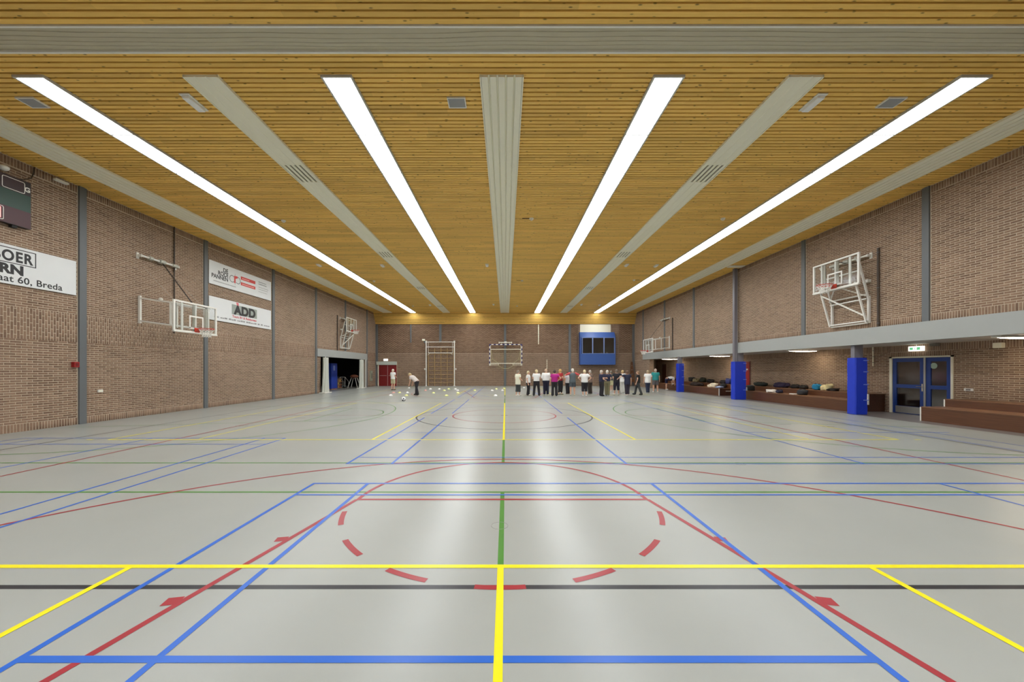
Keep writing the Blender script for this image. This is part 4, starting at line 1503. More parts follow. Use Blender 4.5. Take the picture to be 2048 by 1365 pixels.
    for (a, b, c, d) in ((-w - 0.01, -w + 0.05, zb, zb + h), (w - 0.05, w + 0.01, zb, zb + h), (-w + 0.05, w - 0.05, zb, zb + 0.05), (-w + 0.05, w - 0.05, zb + h - 0.05, zb + h)):
        fr.box(xx[0], xx[1], yc + a, yc + b, c, d)
    fr.build('border', M_HWHITE, bd)
    iv = MB()
    for q in (-0.56, 0.0, 0.56):
        iv.box(*sorted((s * (WX - db - 0.0), s * (WX - db + 0.03))), yc + q - 0.028, yc + q + 0.028, zb + 0.05, zb + h - 0.05)
    iv.build('stiffener', M_HWHITE, bd)
    tg = MB()
    x0, x1 = sorted((s * (WX - db - 0.017), s * (WX - db - 0.021)))
    for (a, b, c, d) in ((-0.295, -0.245, 0.15, 0.60), (0.245, 0.295, 0.15, 0.60), (-0.245, 0.245, 0.55, 0.60), (-0.295, 0.295, 0.13, 0.18)):
        tg.box(x0, x1, yc + a, yc + b, zb + c, zb + d)
    tg.build('target_square', M_HWHITE, bd)
    pd = MB()
    pd.bbox(*sorted((s * (WX - db + 0.03), s * (WX - db - 0.05))), yc - w - 0.01, yc + w + 0.01, zb - 0.03, zb + 0.03, 0.015)
    pd.build('edge_padding', M_HWHITE, bd)
    # rim and net
    zr = zb + 0.15
    rc = P(db + 0.15 + 0.228, yc, zr)
    rim = MB().ring(rc, 0.228, 0.011, n=28, m=6)
    rim.ring((rc[0], rc[1], zr - 0.03), 0.21, 0.007, n=28, m=5)
    ro = rim.build('rim', M_HRED, t, smooth=True)
    bk = MB()
    bk.box(*sorted((s * (WX - db - 0.03), s * (WX - db - 0.05))), yc - 0.1, yc + 0.1, zr - 0.13, zr + 0.03)
    bk.add([P(db + 0.04, yc - 0.1, zr), P(db + 0.04, yc + 0.1, zr), P(db + 0.16, yc + 0.07, zr), P(db + 0.16, yc - 0.07, zr),
            P(db + 0.04, yc - 0.1, zr - 0.12), P(db + 0.04, yc + 0.1, zr - 0.12), P(db + 0.16, yc + 0.07, zr - 0.03), P(db + 0.16, yc - 0.07, zr - 0.03)],
           [(0, 1, 2, 3), (7, 6, 5, 4), (0, 4, 5, 1), (1, 5, 6, 2), (2, 6, 7, 3), (3, 7, 4, 0)])
    bk.build('rim_bracket', M_HRED, ro)
    nt = MB()
    N = 12
    rows = 5
    R = [0.22, 0.19, 0.16, 0.135, 0.125, 0.13]
    for i in range(rows):
        for k in range(N):
            a0 = 2 * PI * (k + 0.5 * (i % 2)) / N
            for da in (-PI / N, PI / N):
                a1 = a0 + da
                nt.tube((rc[0] + R[i] * math.cos(a0), rc[1] + R[i] * math.sin(a0), zr - 0.02 - 0.055 * i),
                        (rc[0] + R[i + 1] * math.cos(a1), rc[1] + R[i + 1] * math.sin(a1), zr - 0.02 - 0.055 * (i + 1)), 0.007, n=4, caps=False)
    nt.build('net', M_NET, ro)
    return t
hoop(-1, 13.05, False, 'lowered glass basketball hoop swung out from the wall before the ADD board')
hoop(1, 13.05, True, 'folded-up glass basketball hoop on white frame above the gallery fascia')
hoop(-1, 28.1, True, 'folded-up basketball hoop above the equipment store opening')
hoop(1, 28.1, False, 'lowered basketball hoop swung out near the blue control booth corner')

# ------------------------------------------------------------------ far wall equipment: wall bars, goal, booth
M_BARW = wood_mat('wallbar_wood', (158, 128, 84), (184, 152, 104), 0.5, axis=2)
t = thing('wall_bars', (-6.15, YF - 0.1, 0), 'wooden climbing wall bars standing between two white posts', 'wall bars')
x0, x1 = -7.34, -4.93
for k in range(5):
    x = x0 + (x1 - x0) * k / 4
    MB().box(x - 0.03, x + 0.03, YF - 0.12, YF - 0.02, 0.0, 3.62).build('upright', M_BARW, t)
rung = None
for k in range(9):
    z = 0.3 + 0.39 * k
    o = MB().tube((x0 + 0.02, YF - 0.11, z), (x1 - 0.02, YF - 0.11, z), 0.026, n=8).build('rung', M_BARW, t)
t = thing('high_bar_frame', (-6.15, YF - 0.3, 0), 'tall white steel high-bar frame in front of the wooden wall bars', 'gym frame')
for x in (-7.5, -4.82):
    p = MB()
    p.tube((x, YF - 0.3, 0), (x, YF - 0.3, 4.25), 0.05, n=10)
    p.tube((x, YF - 0.3, 4.1), (x, YF - 0.3, 4.32), 0.075, n=10)
    p.tube((x, YF - 0.3, 0), (x, YF - 0.3, 0.04), 0.11, n=14)
    p.build('post', WHITE, t)
    MB().ell((x + (-0.14 if x < -6 else 0.14), YF - 0.3, 1.62), 0.06, 0.05, 0.09).build('crank', WHITE, t, smooth=True)
for z, r in ((4.2, 0.03), (3.72, 0.03)):
    MB().tube((-7.5, YF - 0.3, z), (-4.82, YF - 0.3, z), r, n=8).build('cross_bar', WHITE, t)
for x in (-7.3, -5.0):
    MB().tube((x, YF - 0.3, 3.2), (x, YF - 0.3, 4.2), 0.018, n=6).build('hanger', WHITE, t)
MB().tube((-7.33, YF - 0.32, 3.16), (-4.98, YF - 0.32, 3.16), 0.032, n=8).build('high_bar', WHITE, t)
for s, x in ((1, -7.33), (-1, -4.98)):
    MB().tube((x, YF - 0.32, 2.96), (x + s * 0.2, YF - 0.32, 3.15), 0.02, n=6).build('brace', WHITE, t)
for x in (-7.5, -4.82):
    MB().bar((x, YF - 0.3, 3.9), (x, YF + 0.0, 3.9), 0.05).build('wall_arm', WHITE, t)
t = thing('winch_box', (-7.8, YF - 0.1, 4.3), 'small cream winch box beside the top of the high-bar frame', 'box')
MB().bbox(-7.92, -7.66, YF - 0.2, YF - 0.02, 4.32, 4.5, 0.02).build('housing', CREAM, t)
MB().box(-7.75, -7.55, YF - 0.14, YF - 0.04, 4.12, 4.32).build('motor', GREYST, t)

# handball goal hung up on the far wall
M_GBL = mat('goal_blue', (44, 42, 104), 0.4)
YG = YF - 0.55
sc = FPX / YG
def gx(px): return CAMX + (px - 1011) / sc
def gz(py): return CAMH + (739 - py) / sc
t = thing('handball_goal', (0.03, YG, gz(732)), 'blue and white striped handball goal hoisted up on the far wall', 'goal')
xa, xb, za, zb_ = gx(979.3), gx(1043.6), gz(731.8), gz(689.6)
def striped(p0, p1, n, first_blue, nm):
    p0, p1 = Vector(p0), Vector(p1)
    par = None
    for k in range(n):
        a, b = p0.lerp(p1, k / n), p0.lerp(p1, (k + 1) / n)
        blue = (k % 2 == 0) == first_blue
        MB().bar(a, b, 0.085).build(nm, M_GBL if blue else WHITE, t)
striped((xa - 0.04, YG, zb_), (xb + 0.04, YG, zb_), 15, True, 'crossbar_band')
for x in (xa, xb):
    striped((x, YG, zb_ - 0.16), (x, YG, za), 9, False, 'post_band')
    MB().bar((x, YG, zb_ - 0.04), (x, YG, zb_ - 0.16), 0.09).build('corner_band', M_GBL, t)
    MB().bar((x, YG + 0.05, zb_), (x, YF, zb_), 0.05).build('wall_arm', CREAM, t)
    MB().bar((x, YG + 0.05, za + 0.1), (x, YF, za + 0.1), 0.05).build('wall_arm', CREAM, t)
fr = MB()
for z in (gz(699), gz(727.3)):
    fr.tube((xa + 0.05, YG + 0.1, z), (xb - 0.05, YG + 0.1, z), 0.035, n=8)
for s, x in ((1, xa), (-1, xb)):
    fr.tube((x + s * 0.09, YG + 0.08, za), (x + s * 0.09, YG + 0.08, zb_), 0.02, n=6)
    fr.tube((x, YG + 0.08, gz(730.3)), (x + s * 0.85, YG + 0.08, gz(730.3)), 0.02, n=6)
    fr.tube((x + s * 0.85, YG + 0.08, gz(730.3)), (x + s * 0.8, YG + 0.2, gz(727)), 0.02, n=6)
fr.build('back_frame', CREAM, t)
M_GNET = mat('goal_net', (206, 200, 156), 0.8)
cen = (xa + xb) / 2
net = MB()
def catenary(xs, z_end, drop, y, n=16):
    return [(xs[0] + (xs[1] - xs[0]) * k / n, y, z_end - drop * (1 - (2 * k / n - 1) ** 2)) for k in range(n + 1)]
net.path(catenary((xa + 0.75, xb - 0.75), gz(730), 0.36, YG + 0.2), 0.016, 5)
for s, x in ((1, xa), (-1, xb)):
    net.path([(x + s * 0.12, YG + 0.15, gz(699)), (x + s * 0.22, YG + 0.2, gz(712)), (x + s * 0.3, YG + 0.2, gz(719)), (x + s * 0.85, YG + 0.2, gz(727.5))], 0.014, 5)
    net.path([(x + s * 0.05, YG + 0.15, gz(719.3)), (x + s * 0.3, YG + 0.2, gz(719))], 0.014, 5)
net.build('net_edge', M_GNET, t)
# fine mesh of the net: thin strings hanging in a bag
strs = MB()
nst = 26
for k in range(nst + 1):
    u = k / nst
    x = xa + 0.12 + (xb - xa - 0.24) * u
    w = 1 - (2 * u - 1) ** 2
    zt = gz(699)
    zl = gz(722) - 0.95 * w ** 0.8
    pts = [(x, YG + 0.12 + 0.2 * q, zt + (zl - zt) * q) for q in (0, 0.5, 1.0)]
    strs.path(pts, 0.0028, 3)
for q in range(1, 16):
    f = q / 15
    pts = []
    for k in range(0, nst + 1, 2):
        u = k / nst
        x = xa + 0.12 + (xb - xa - 0.24) * u
        w = 1 - (2 * u - 1) ** 2
        zl = gz(722) - 0.95 * w ** 0.8
        pts.append((x, YG + 0.12 + 0.2 * f, gz(699) + (zl - gz(699)) * f))
    strs.path(pts, 0.0028, 3)
strs.build('net', M_GNET, t)
t = thing('goal_winch', (0.05, YF - 0.25, gz(687)), 'cream hoisting winch above the raised handball goal', 'winch')
MB().tube((gx(998), YF - 0.25, gz(685)), (gx(1024), YF - 0.25, gz(685)), 0.045, n=10).build('axle', CREAM, t)
MB().tube((gx(1008.5), YF - 0.25, gz(685)), (gx(1013.5), YF - 0.25, gz(685)), 0.1, n=14).build('drum', WHITE, t)
for x in (998, 1023.5):
    MB().box(gx(x) - 0.04, gx(x) + 0.04, YF - 0.3, YF, gz(687), gz(683.5)).build('bracket', CREAM, t)
for x in (1003, 1019):
    MB().tube((gx(x), YF - 0.25, gz(685.5)), (gx(x), YF - 0.45, gz(690)), 0.014, n=5).build('cable', CREAM, t)

# control booth
M_BOOTH = mat('booth_blue', (56, 90, 158), 0.45, var=0.04)
M_BOOTHL = mat('booth_frame', (120, 140, 190), 0.4)
YK = 34.35
sk = FPX / YK
def kx(px): return CAMX + (px - 1011) / sk
def kz(py): return CAMH + (739 - py) / sk
t = thing('control_booth', ((kx(1161) + kx(1230)) / 2, YK, kz(729.5)), 'blue projecting control booth with three windows high on the far wall', 'booth')
X0, X1 = kx(1160.5), kx(1231)
zt, zw1, zw0, z0 = kz(664.2), kz(675.2), kz(708), kz(729.8)
b = MB()
b.box(X0, X1, YK, YF, z0, zw0)
b.build('parapet', M_BOOTH, t)
b = MB()
b.add([(X0, YK, zw1), (X1, YK, zw1), (X1, YF, zw1), (X0, YF, zw1), (X0, YF - 0.25, zt), (X1, YF - 0.25, zt), (X1, YF, zt), (X0, YF, zt)],
      [(0, 1, 5, 4), (1, 2, 6, 5), (2, 3, 7, 6), (3, 0, 4, 7), (4, 5, 6, 7), (3, 2, 1, 0)])
b.build('roof', M_BOOTH, t)
for (a, bb) in ((X0, X0 + 0.12), (X1 - 0.06, X1)):
    MB().box(a, bb, YK, YK + 0.1, zw0, zw1).build('corner_post', M_BOOTH, t)
for (a, c) in ((X0, X0 + 0.03), (X1 - 0.03, X1)):
    MB().box(a, c, YK + 0.1, YF, zw0, zw1).build('side_wall', M_BOOTH, t)
xs = [kx(1164.3), kx(1185.3), kx(1208), kx(1229.3)]
for k in range(3):
    a, c = xs[k], xs[k + 1]
    w = MB()
    for (p, q, r_, s_) in ((a, a + 0.05, zw0, zw1), (c - 0.05, c, zw0, zw1), (a + 0.05, c - 0.05, zw0, zw0 + 0.05), (a + 0.05, c - 0.05, zw1 - 0.05, zw1)):
        w.box(p, q, YK - 0.02, YK + 0.03, r_, s_)
    wf = w.build('window_frame', M_BOOTHL, t)
    MB().box(a + 0.05, c - 0.05, YK, YK + 0.008, zw0 + 0.05, zw1 - 0.05).build('pane', glass_mat('booth_glass', (0.55, 0.55, 0.52), 0.3), wf)
MB().box(X0 + 0.04, X1 - 0.04, YF - 0.1, YF - 0.02, zw0, zw1).build('back_wall', mat('booth_dark', (52, 50, 42), 0.9, var=0.5, scale=3), t)
for (px, r) in ((1180, 0.05), (1200, 0.05), (1204, 0.06), (1214.5, 0.09), (1225, 0.05)):
    t2 = thing('cup', (kx(px), YK + 0.15, zw0), 'small white cup standing on the control booth window sill', 'cup', 'cups in the booth')
    MB().tube((kx(px), YK + 0.15, zw0), (kx(px), YK + 0.15, zw0 + r * 1.8), r * 0.6, r * 0.75, n=12).build('body', WHITE, t2)
    MB().ring((kx(px) + r * 0.8, YK + 0.15, zw0 + r), r * 0.35, r * 0.1, axis=(0, 1, 0), n=10, m=4).build('handle', WHITE, t2)
t = thing('wall_panel', (kx(1194), YF - 0.02, kz(664)), 'cream rectangular panel on brick directly above the blue control booth', 'panel')
MB().box(kx(1162.5), kx(1225), YF - 0.04, YF, kz(664), 5.89).build('sheet', CREAM, t)
MB().box(kx(1162.5), kx(1225), YF - 0.05, YF - 0.04, 5.86, 5.89).build('edge', WHITE, t)

# ------------------------------------------------------------------ equipment store
M_CURT = mat('store_curtain', (196, 198, 188), 0.7, var=0.05)
def pleats(xc, yc, z1, w0, w1, label):
    t = thing('gathered_curtain', (xc, yc, 0), label, 'curtain', 'store curtains')
    rings = []
    n = 40
    for k in range(11):
        f = k / 10
        z = 0.05 + (z1 - 0.05) * f
        w = w1 + (w0 - w1) * (1 - f) ** 2.2
        rings.append([(xc + 0.13 * math.sin(2 * PI * j / n) * (1 + 0.15 * math.cos(8 * 2 * PI * j / n)), yc + w * math.cos(2 * PI * j / n) * (1 + 0.15 * math.sin(9 * 2 * PI * j / n + f)), z) for j in range(n)])
    MB().loft(rings).build('fabric', M_CURT, t, smooth=False)
    MB().bbox(xc - 0.2, xc + 0.2, yc - w0 - 0.06, yc + w0 + 0.06, 0.0, 0.05, 0.01).build('base_weight', WHITE, t)
    MB().tube((xc, yc, z1 - 0.02), (xc, yc, ZS0), 0.03, n=8).build('hanger', WHITE, t)
pleats(-12.18, 24.75, 2.4, 0.42, 0.26, 'white gathered curtain with flared base beside the stacked blue mats')
pleats(-12.18, 30.9, 2.4, 0.42, 0.30, 'white gathered curtain at the opening beside the brown trestle')
t = thing('door_post', (-12.3, 32.2, 0), 'slim white post at the edge of the store opening', 'post')
MB().box(-12.34, -12.26, 32.16, 32.24, 0, ZS0).build('shaft', WHITE, t)
MB().box(-12.38, -12.22, 32.1, 32.3, 0, 0.02).build('foot', WHITE, t)
M_MAT = mat('mat_blue', (26, 56, 150), 0.5, var=0.08)
for k, x in enumerate((-14.05, -13.8)):
    t = thing('crash_mat', (x + 0.11, 29.0, 0.06), 'tall blue crash mat on end, %s' % ('outer one facing the hall' if k else 'inner one deeper in the store'), 'gym mat', 'upright crash mats')
    MB().bbox(x, x + 0.23, 28.5, 29.5, 0.06, 2.08, 0.03).build('cover', M_MAT, t)
    MB().box(x + 0.02, x + 0.21, 28.55, 29.45, 0.0, 0.06).build('wooden_foot', wood_mat('crate_wood', (150, 100, 56), (172, 118, 70), 0.6), t)
    if k:
        MB().box(x + 0.23, x + 0.234, 28.8, 29.1, 1.5, 1.9).build('label_patch', mat('patch_pale', (110, 130, 190), 0.5), t)
t = thing('storage_rack', (-14.0, 30.4, 0), 'low rack of orange and yellow boxes beside the blue mats', 'rack')
for k in range(4):
    MB().box(-14.35, -13.75, 30.0, 30.8, 0.05 + 0.25 * k, 0.08 + 0.25 * k).build('shelf', wood_mat('crate_wood', (150, 100, 56), (172, 118, 70), 0.6), t)
for (x, y) in ((-14.35, 30.0), (-13.75, 30.0), (-14.35, 30.8), (-13.75, 30.8)):
    MB().box(x - 0.02, x + 0.02, y - 0.02, y + 0.02, 0, 1.0).build('post', GREYST, t)
for k in range(3):
    for j in range(2):
        c = [(176, 120, 50), (120, 70, 60), (190, 160, 60), (80, 60, 50), (150, 100, 60), (170, 140, 80)][k * 2 + j]
        tb = thing('storage_box', (-14.05, 30.2 + 0.38 * j, 0.09 + 0.25 * k), ['ochre', 'reddish', 'yellow', 'dark', 'tan', 'sand'][k * 2 + j] + ' box on the store rack beside the blue mats', 'box')
        MB().bbox(-14.28, -13.82, 30.05 + 0.38 * j, 30.38 + 0.38 * j, 0.085 + 0.25 * k, 0.25 + 0.25 * k, 0.01).build('body', mat('box_%d%d' % (k, j), c, 0.6), tb)
        MB().box(-14.3, -13.8, 30.04 + 0.38 * j, 30.39 + 0.38 * j, 0.25 + 0.25 * k, 0.265 + 0.25 * k).build('lid', mat('box_%d%d' % (k, j), c, 0.6), tb)
t = thing('equipment_trolley', (-14.1, 31.9, 0), 'white tubular trolley frame standing in the equipment store', 'trolley')
for x in (-14.35, -13.9):
    MB().path([(x, 31.65, 0.08), (x, 31.65, 0.92)], 0.022).build('upright', WHITE, t)
    MB().path([(x, 32.4, 0.08), (x, 32.4, 0.5), (x, 31.65, 0.92)], 0.02).build('side_tube', WHITE, t)
MB().path([(-14.35, 31.65, 0.92), (-13.9, 31.65, 0.92)], 0.022).build('handle', WHITE, t)
MB().box(-14.35, -13.9, 31.65, 32.4, 0.1, 0.14).build('deck', GREYST, t)
for x in (-14.35, -13.9):
    for y in (31.7, 32.35):
        MB().ring((x, y, 0.06), 0.042, 0.018, axis=(1, 0, 0), n=14, m=6).build('wheel', BLACK, t)
t = thing('vaulting_trestle', (-13.2, 31.9, 0), 'brown leather vaulting buck on splayed white legs', 'vaulting buck')
a = MB(); a.ell((-13.2, 31.9, 0.98), 0.32, 0.45, 0.16, nu=18, nv=10); a.build('body', mat('leather_brown', (110, 58, 34), 0.5, var=0.15), t, smooth=True)
for sx in (-1, 1):
    for sy in (-1, 1):
        MB().tube((-13.2 + sx * 0.15, 31.9 + sy * 0.2, 0.9), (-13.2 + sx * 0.42, 31.9 + sy * 0.35, 0.0), 0.025, 0.03, n=8).build('leg', WHITE, t)
t = thing('wooden_stand', (12.0, 34.4, 0), 'brown tapering wooden stand in the corner beside the bench gallery', 'stand')
for sx in (-1, 1):
    MB().bar((12.0 + sx * 0.25, 34.4, 0.0), (12.0 + sx * 0.05, 34.55, 2.3), 0.07).build('leg', wood_mat('stand_wood', (96, 62, 40), (116, 78, 50), 0.5, 2), t)
for k in range(5):
    z = 0.4 + 0.4 * k
    w = 0.25 - 0.2 * z / 2.3
    MB().box(12.0 - w, 12.0 + w, 34.41 + 0.06 * z, 34.45 + 0.06 * z, z, z + 0.3).build('board', wood_mat('stand_wood', (96, 62, 40), (116, 78, 50), 0.5, 2), t)

# ------------------------------------------------------------------ marker discs and the football
def floor_pt(px, py):
    d = py - 739
    return (CAMX + (px - 1011) * CAMH / d, FPX * CAMH / d)
COLS = {'w': ('white', (236, 236, 232)), 'y': ('pale yellow', (226, 228, 150)), 'r': ('salmon', (226, 170, 156)), 'g': ('green', (120, 180, 150))}
discs = [(781.5, 792, 'w'), (787, 786.5, 'r'), (799, 786.5, 'y'), (815, 786.5, 'w'), (813, 792, 'y'), (834.5, 787, 'y'),
         (851, 782, 'r'), (818, 777, 'w'), (861, 779, 'w'), (878.5, 779, 'w'), (867, 787, 'y'), (888.5, 782, 'y'), (893, 792.5, 'y'),
         (897.5, 779, 'y'), (911, 779, 'w'), (915.5, 782, 'w'), (916, 787, 'y'), (949.5, 782, 'y'), (984.5, 782, 'w'),
         (993, 779, 'y'), (991, 792.3, 'w'), (1005, 782, 'w'), (1008, 778, 'y'), (1040, 779, 'w'), (1048, 776.5, 'w')]
for (px, py, c) in discs:
    x, y = floor_pt(px, py)
    nm, rgb = COLS[c]
    lab = '%s dome-shaped marker disc lying on the grey floor' % nm
    if c == 'r':
        lab = 'salmon marker disc lying ' + ('before the person in beige shorts' if px < 800 else 'beside the foot of the high-bar frame')
    t = thing('marker_disc', (x, y, 0), lab, 'marker', nm + ' marker discs')
    R = 0.11
    prof = [(R, 0.004), (R, 0.012), (R * 0.86, 0.04), (R * 0.62, 0.072), (R * 0.34, 0.085)]
    m = mat('disc_' + c, rgb, 0.4)
    rings = [[(r_ * math.cos(2 * PI * k / 18), r_ * math.sin(2 * PI * k / 18), z) for k in range(18)] for r_, z in prof]
    MB().loft(rings).build('dome', m, t, smooth=True, local=True)
    MB().ring((0, 0, 0.008), R, 0.008, n=18, m=5).build('brim', m, t, local=True)
x, y = floor_pt(807, 803)
t = thing('football', (x, y, 0), 'white football with black panels resting on the floor before the discs', 'ball')
bm = bmesh.new()
bmesh.ops.create_icosphere(bm, subdivisions=3, radius=0.11)
vs = [v.co[:] for v in bm.verts]; bm.verts.index_update(); fs = [[v.index for v in f.verts] for f in bm.faces]; bm.free()
MB().add([(p[0], p[1], p[2] + 0.11) for p in vs], fs).build('cover', mat('ball_white', (238, 238, 240), 0.35), t, smooth=True, local=True)
for d in [(0, -0.85, -0.45), (0.75, -0.4, -0.5), (-0.8, -0.5, 0.1), (0.3, -0.9, 0.35), (0.2, 0.3, 0.95), (-0.3, 0.85, 0.2), (0.7, 0.6, -0.1), (-0.4, -0.2, -0.85), (-0.35, -0.75, -0.6)]:
    d = Vector(d).normalized()
    a = d.orthogonal().normalized(); b = d.cross(a)
    pts = [d * 0.1125 + (a * math.cos(2 * PI * k / 5) + b * math.sin(2 * PI * k / 5)) * 0.042 for k in range(5)]
    pts = [p.normalized() * 0.1118 for p in pts] + [d * 0.1135]
    MB().add([(p.x, p.y, p.z + 0.11) for p in pts], [(k, (k + 1) % 5, 5) for k in range(5)]).build('black_panel', BLACK, t, local=True)

# ------------------------------------------------------------------ people
SKIN = mat('skin', (214, 168, 142), 0.55, var=0.05)
def ringe(c, a, b, M, n=14):
    return [Vector(c) + M @ Vector((a * math.cos(2 * PI * k / n), b * math.sin(2 * PI * k / n), 0)) for k in range(n)]

def capsule(mb, p0, p1, r0, r1, n=10, flat=False):
    p0, p1 = Vector(p0), Vector(p1)
    d = (p1 - p0)
    L = d.length
    if L < 1e-5: return
    d.normalize()
    a = d.orthogonal().normalized(); b = d.cross(a)
    rings = []
    for t in (-0.98, -0.7, -0.35, 0.0):
        rr = r0 * math.sqrt(max(0.02, 1 - t * t))
        rings.append((p0 + d * (t * r0), rr))
    rings.append(((p0 + p1) / 2, (r0 + r1) / 2))
    for t in ((0.0,) if flat else (0.0, 0.35, 0.7, 0.98)):
        rr = r1 * math.sqrt(max(0.02, 1 - t * t))
        rings.append((p1 + d * (t * r1), rr))
    mb.loft([[c + a * (r * math.cos(2 * PI * k / n)) + b * (r * math.sin(2 * PI * k / n)) for k in range(n)] for c, r in rings])

ARMS = {  # elbow and wrist in the upper body frame (right side, x > 0), facing +y
    'down': ((0.23, -0.01, 1.06), (0.25, 0.06, 0.82)),
    'front': ((0.22, -0.02, 1.08), (0.14, 0.18, 1.0)),
    'fold': ((0.22, 0.02, 1.08), (0.02, 0.2, 1.08)),
    'hips': ((0.36, -0.08, 1.12), (0.20, 0.04, 0.95)),
    'out': ((0.42, 0.02, 1.22), (0.50, 0.20, 1.10)),
    'reach': ((0.22, 0.2, 1.15), (0.2, 0.45, 1.12)),
    'hang': ((0.19, 0.22, 1.12), (0.16, 0.42, 0.92)),
}
def remesh(o, vox):
    m = o.modifiers.new('remesh', 'REMESH')
    m.mode = 'VOXEL'
    m.voxel_size = vox
    m.use_smooth_shade = True
    s = o.modifiers.new('smooth', 'SMOOTH')
    s.factor = 0.5
    s.iterations = 3

def person(px, pyf, pyt, rz, label, shirt, shirt_rgb, pants, pants_rgb, plen=1.0, hair=(150, 140, 130), arms=('down', 'down'),
           sleeve=0.6, sleeve_rgb=None, stance=0.10, step=0.0, lean=0.0, bulk=1.0, flare=1.0, shoe=(230, 228, 222), long_hair=False, hem=0.80, foot_up=None, neck=None):
    x, y = floor_pt(px, pyf)
    H = (pyf - pyt) / FPX * y
    if lean: H = 1.6
    k = H / 1.62
    bulk = bulk * 1.1
    t = thing('person', (x, y, 0), label, 'person', None, math.radians(rz))
    body, sh, pn = MB(), MB(), MB()
    hipz = 0.86
    Rl = Matrix.Rotation(-math.radians(lean), 4, 'X')
    hp = Vector((0, 0, hipz))
    def up(p):
        return (Rl @ (Vector(p) - hp) + hp) * k
    Ru = Rl.to_3x3()
    I3 = Matrix.Identity(3)
    # torso
    tor = [(0.80, 0.155, 0.105, 0), (0.90, 0.16, 0.115, 0), (1.0, 0.145, 0.105, 0.0), (1.10, 0.15, 0.11, 0.0), (1.22, 0.165, 0.115, -0.005), (1.31, 0.165, 0.09, -0.01), (1.37, 0.10, 0.065, -0.005), (1.40, 0.055, 0.055, 0.0)]
    body.loft([ringe(up((0, yo, z)), a * k * bulk, b * k * bulk, Ru) for z, a, b, yo in tor])
    # neck, head, nose, ears, chin
    capsule(body, up((0, 0, 1.36)), up((0, 0.012, 1.45)), 0.052 * k, 0.05 * k)
    hc = up((0, 0.02, 1.515))
    body.ell(hc, 0.076 * k, 0.092 * k, 0.103 * k, M=Ru)
    body.ell(up((0, 0.07, 1.455)), 0.042 * k, 0.035 * k, 0.035 * k, M=Ru)
    capsule(body, up((0, 0.105, 1.52)), up((0, 0.122, 1.495)), 0.012 * k, 0.016 * k)
    for s in (-1, 1):
        body.ell(up((s * 0.076, 0.01, 1.51)), 0.014 * k, 0.022 * k, 0.032 * k, M=Ru)
    # arms and hands
    for s, an in ((-1, arms[0]), (1, arms[1])):
        e, w = ARMS[an]
        S = up((s * 0.165 * (0.5 + 0.5 * bulk), -0.005, 1.325)); E = up((s * e[0] * (0.6 + 0.4 * bulk), e[1], e[2])); W = up((s * w[0] * (0.6 + 0.4 * bulk), w[1], w[2]))
        if lean and an == 'hang':
            E = S + Vector((0, 0.02, -0.27)) * k
            W = E + Vector((0, 0.06, -0.22)) * k
        capsule(body, S, E, 0.052 * k, 0.04 * k)
        capsule(body, E, W, 0.04 * k, 0.028 * k)
        d = (W - E).normalized()
        side = d.cross(Vector((1, 0, 0)) if abs(d.x) < 0.8 else Vector((0, 0, 1))).normalized()
        nrm = d.cross(side)
        palm = W + d * 0.075 * k
        capsule(body, W, palm, 0.03 * k, 0.034 * k)
        for q, Lf in ((-1.5, 0.062), (-0.5, 0.078), (0.5, 0.074), (1.5, 0.055)):
            b0 = palm + side * (q * 0.017 * k)
            b1 = b0 + d * (Lf * 0.55 * k) + side * (q * 0.003 * k)
            b2 = b1 + d * (Lf * 0.4 * k) + nrm * (0.018 * k * (1 if s > 0 else -1))
            capsule(body, b0, b1, 0.0105 * k, 0.0098 * k, 6)
            capsule(body, b1, b2, 0.0098 * k, 0.009 * k, 6)
        tb = W + d * 0.035 * k - side * 0.03 * k
        capsule(body, tb, tb + d * 0.05 * k - side * 0.03 * k, 0.013 * k, 0.0105 * k, 6)
        # sleeves
        if sleeve_rgb:
            sv = MB()
            capsule(sv, S, S.lerp(E, 0.75), 0.074 * k, 0.056 * k)
            o = sv.build('sleeve', mat('cloth_sleeve_red', sleeve_rgb, 0.8, var=0.05), t, local=True); remesh(o, 0.02)
        if sleeve > 0:
            Q = S.lerp(E, min(1, sleeve))
            tgt = sh
            capsule(tgt, S, Q, 0.066 * k * (0.6 + 0.4 * bulk), 0.066 * k * (0.6 + 0.4 * bulk), flat=sleeve <= 1)
            if sleeve > 1:
                capsule(tgt, E, E.lerp(W, sleeve - 1), 0.058 * k, 0.046 * k)
    # legs
    lb = 0.5 + 0.5 * bulk
    feet = []
    for s in (-1, 1):
        hj = Vector((s * 0.085, 0, 0.84)) * k
        fx, fy, fz = s * stance, s * step, 0.0
        if foot_up and s == foot_up[0]:
            fx, fy, fz = s * stance, foot_up[1], foot_up[2]
        an_ = Vector((fx, fy - 0.02, 0.075 + fz)) * k
        kn = hj.lerp(an_, 0.5) + Vector((s * 0.005, 0.03 + (0.16 if fz else 0), 0.02 + (0.14 if fz else 0))) * k
        capsule(body, hj, kn, 0.083 * k * lb, 0.055 * k * lb)
        capsule(body, kn, hj * 0 + kn.lerp(an_, 0.35) + Vector((0, -0.012, 0)) * k, 0.053 * k * lb, 0.056 * k * lb)
        capsule(body, kn.lerp(an_, 0.35), an_, 0.052 * k * lb, 0.034 * k)
        capsule(body, an_, an_ + Vector((0, 0.13, -0.04)) * k, 0.036 * k, 0.03 * k)
        # trousers
        capsule(pn, hj, kn if plen > 0.5 else hj.lerp(kn, plen * 2), 0.103 * k * lb, (0.078 if plen > 0.5 else 0.098) * k * lb, flat=plen <= 0.5)
